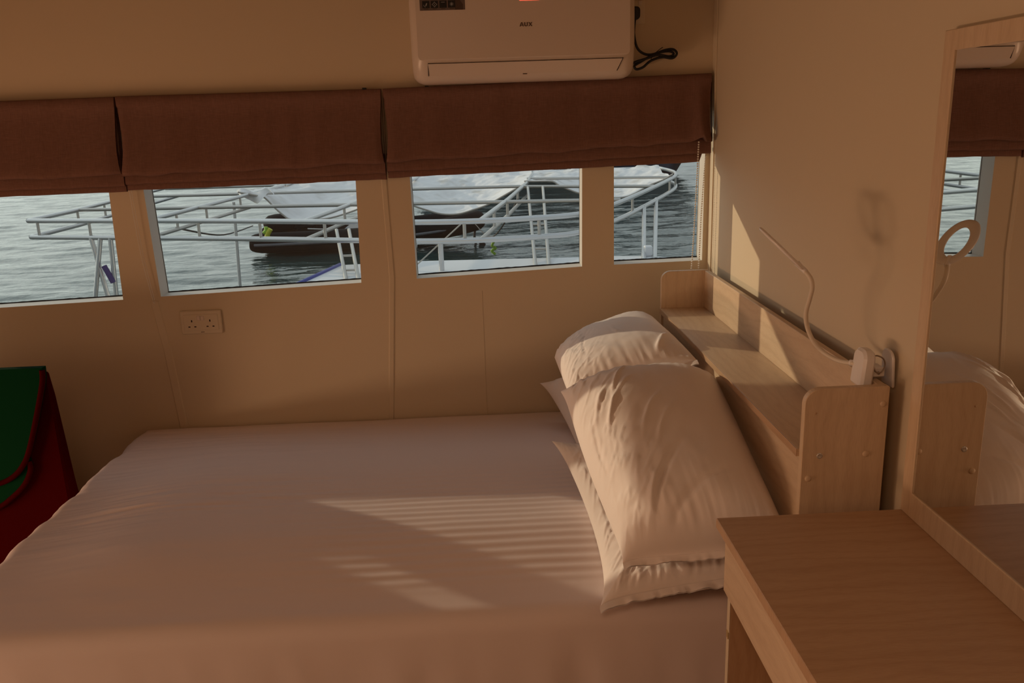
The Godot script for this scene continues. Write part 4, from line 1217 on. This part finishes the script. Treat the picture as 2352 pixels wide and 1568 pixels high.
func dinghy() -> void:
	var t := thing("dinghy", "black inflatable dinghy with an outboard motor, moored behind the canopy frame", "boat", Vector3(-2.8, -3, -20.8))
	var tubes := begin()
	var near := [V(-5.45, -2.68, -20.15), V(-5.2, -2.68, -20.15), V(-3.5, -2.66, -20.15), V(-2.0, -2.60, -20.15), V(-1.0, -2.52, -20.25), V(-0.35, -2.45, -20.6), V(-0.08, -2.42, -21.0), V(-0.35, -2.45, -21.4), V(-1.0, -2.52, -21.75), V(-2.0, -2.60, -21.85), V(-5.2, -2.68, -21.85), V(-5.45, -2.68, -21.85)]
	var path := smooth_path(near, 6)
	var rr := []
	for i in path.size():
		var e := mini(i, path.size() - 1 - i)
		rr.append(0.24 * clampf(0.35 + e * 0.11, 0.0, 1.0))
	tube(tubes, path, rr, 16)
	obj("tubes", done(tubes), M.rubber, t)
	var hull := begin()
	grid(hull, func(u: float, v: float) -> Vector3:
		var x := lerpf(-5.2, -0.5, v)
		var w := 0.72 * (1.0 - pow(v, 5.0))
		var s := 2.0 * u - 1.0
		return Vector3(x, -3.02 + 0.40 * pow(v, 4.0) + absf(s) * 0.25, -21.0 + s * w), 12, 20)
	obj("hull", done(hull), M.rubber, t)
	obj("floor_board", box_mesh(V(-5.1, -2.82, -21.7), V(-1.2, -2.76, -20.3), 0.01), M.rubber_grey, t)
	obj("rub_strake", tube_mesh([V(-5.3, -2.70, -19.91), V(-3.5, -2.68, -19.905), V(-2.0, -2.62, -19.905), V(-1.0, -2.54, -20.02), V(-0.3, -2.46, -20.42)], 0.035, 8, 5), M.rubber_grey, t)
	var motor := begin()
	grid(motor, func(u: float, v: float) -> Vector3:
		var a := TAU * u
		var prof := [Vector2(0.12, -2.52), Vector2(0.26, -2.50), Vector2(0.33, -2.42), Vector2(0.35, -2.32), Vector2(0.32, -2.20), Vector2(0.24, -2.12), Vector2(0.12, -2.09), Vector2(0.001, -2.085)]
		var q: Vector2 = prof[roundi(v * 7)]
		return V(-4.86 + cos(a) * q.x * 1.25, q.y, -20.95 + sin(a) * q.x), 20, 7, true)
	var mo := obj("outboard_motor", done(motor), M.rubber, t)
	obj("motor_leg", box_mesh(V(-5.25, -3.2, -21.05), V(-5.05, -2.4, -20.85), 0.03), M.rubber, mo)
	obj("tiller", tube_mesh([V(-4.6, -2.42, -20.8), V(-4.0, -2.36, -20.6)], 0.03, 8), M.rubber, mo)
	obj("console", box_mesh(V(-4.5, -2.8, -21.4), V(-3.9, -2.22, -20.7), 0.08), M.rubber, t)
	obj("seat", box_mesh(V(-3.3, -2.8, -21.5), V(-2.7, -2.45, -20.5), 0.04), M.rubber_grey, t)
	obj("oar", tube_mesh([V(-4.1, -2.40, -20.3), V(-2.6, -2.52, -20.4)], 0.02, 6), M.steel_shaded, t)
	obj("flag", tube_mesh([V(-4.99, -2.55, -19.9), V(-4.95, -2.42, -19.9), V(-4.88, -2.32, -19.9)], 0.06, 6), M.yellow, t)
	obj("flag", tube_mesh([V(-5.05, -2.42, -19.92), V(-4.99, -2.36, -19.92), V(-4.98, -2.27, -19.92)], 0.045, 6), M.leaf_green, t)
	obj("bow_line", tube_mesh([V(-0.1, -2.55, -20.9), V(-0.14, -2.8, -20.8), V(-0.1, -3.05, -20.8)], 0.03, 6, 4), M.rope, t)
	obj("fender", tube_mesh([V(0.02, -2.85, -20.8), V(0.04, -2.98, -20.8), V(0.08, -3.04, -20.8)], 0.07, 8, 3), M.rubber, t)

func far_hull() -> void:
	var t := thing("moored_ship", "dark blue hull of a larger boat far out, above the canopy frame's bow", "boat", Vector3(8, -3, -46))
	var st := begin()
	grid(st, func(u: float, v: float) -> Vector3:
		var s := 2.0 * u - 1.0           # across, keel in the middle
		var y := -3.1 + 3.6 * absf(s)
		var rake := 0.62 * (y + 3.1)
		var half := (1.9 * (1.0 - pow(v, 2.2))) * pow(absf(s), 0.5)
		return V(-3.0 + 13.0 * v + rake * v * v, y, -46.0 - signf(s) * half + 2.6 * v), 16, 24)
	obj("hull", done(st), M.navy, t)
	obj("deck", box_mesh(V(-3.0, 0.35, -47.8), V(8.5, 0.48, -44.2), 0.05), M.white_paint, t)
	obj("cabin", box_mesh(V(-1.0, 0.48, -47.2), V(5.5, 2.2, -44.8), 0.2), M.white_paint, t)
	obj("anchor_line", tube_mesh([V(10.9, -1.0, -43.6), V(13.2, -3.05, -43.4)], 0.03, 6), M.rope, t)
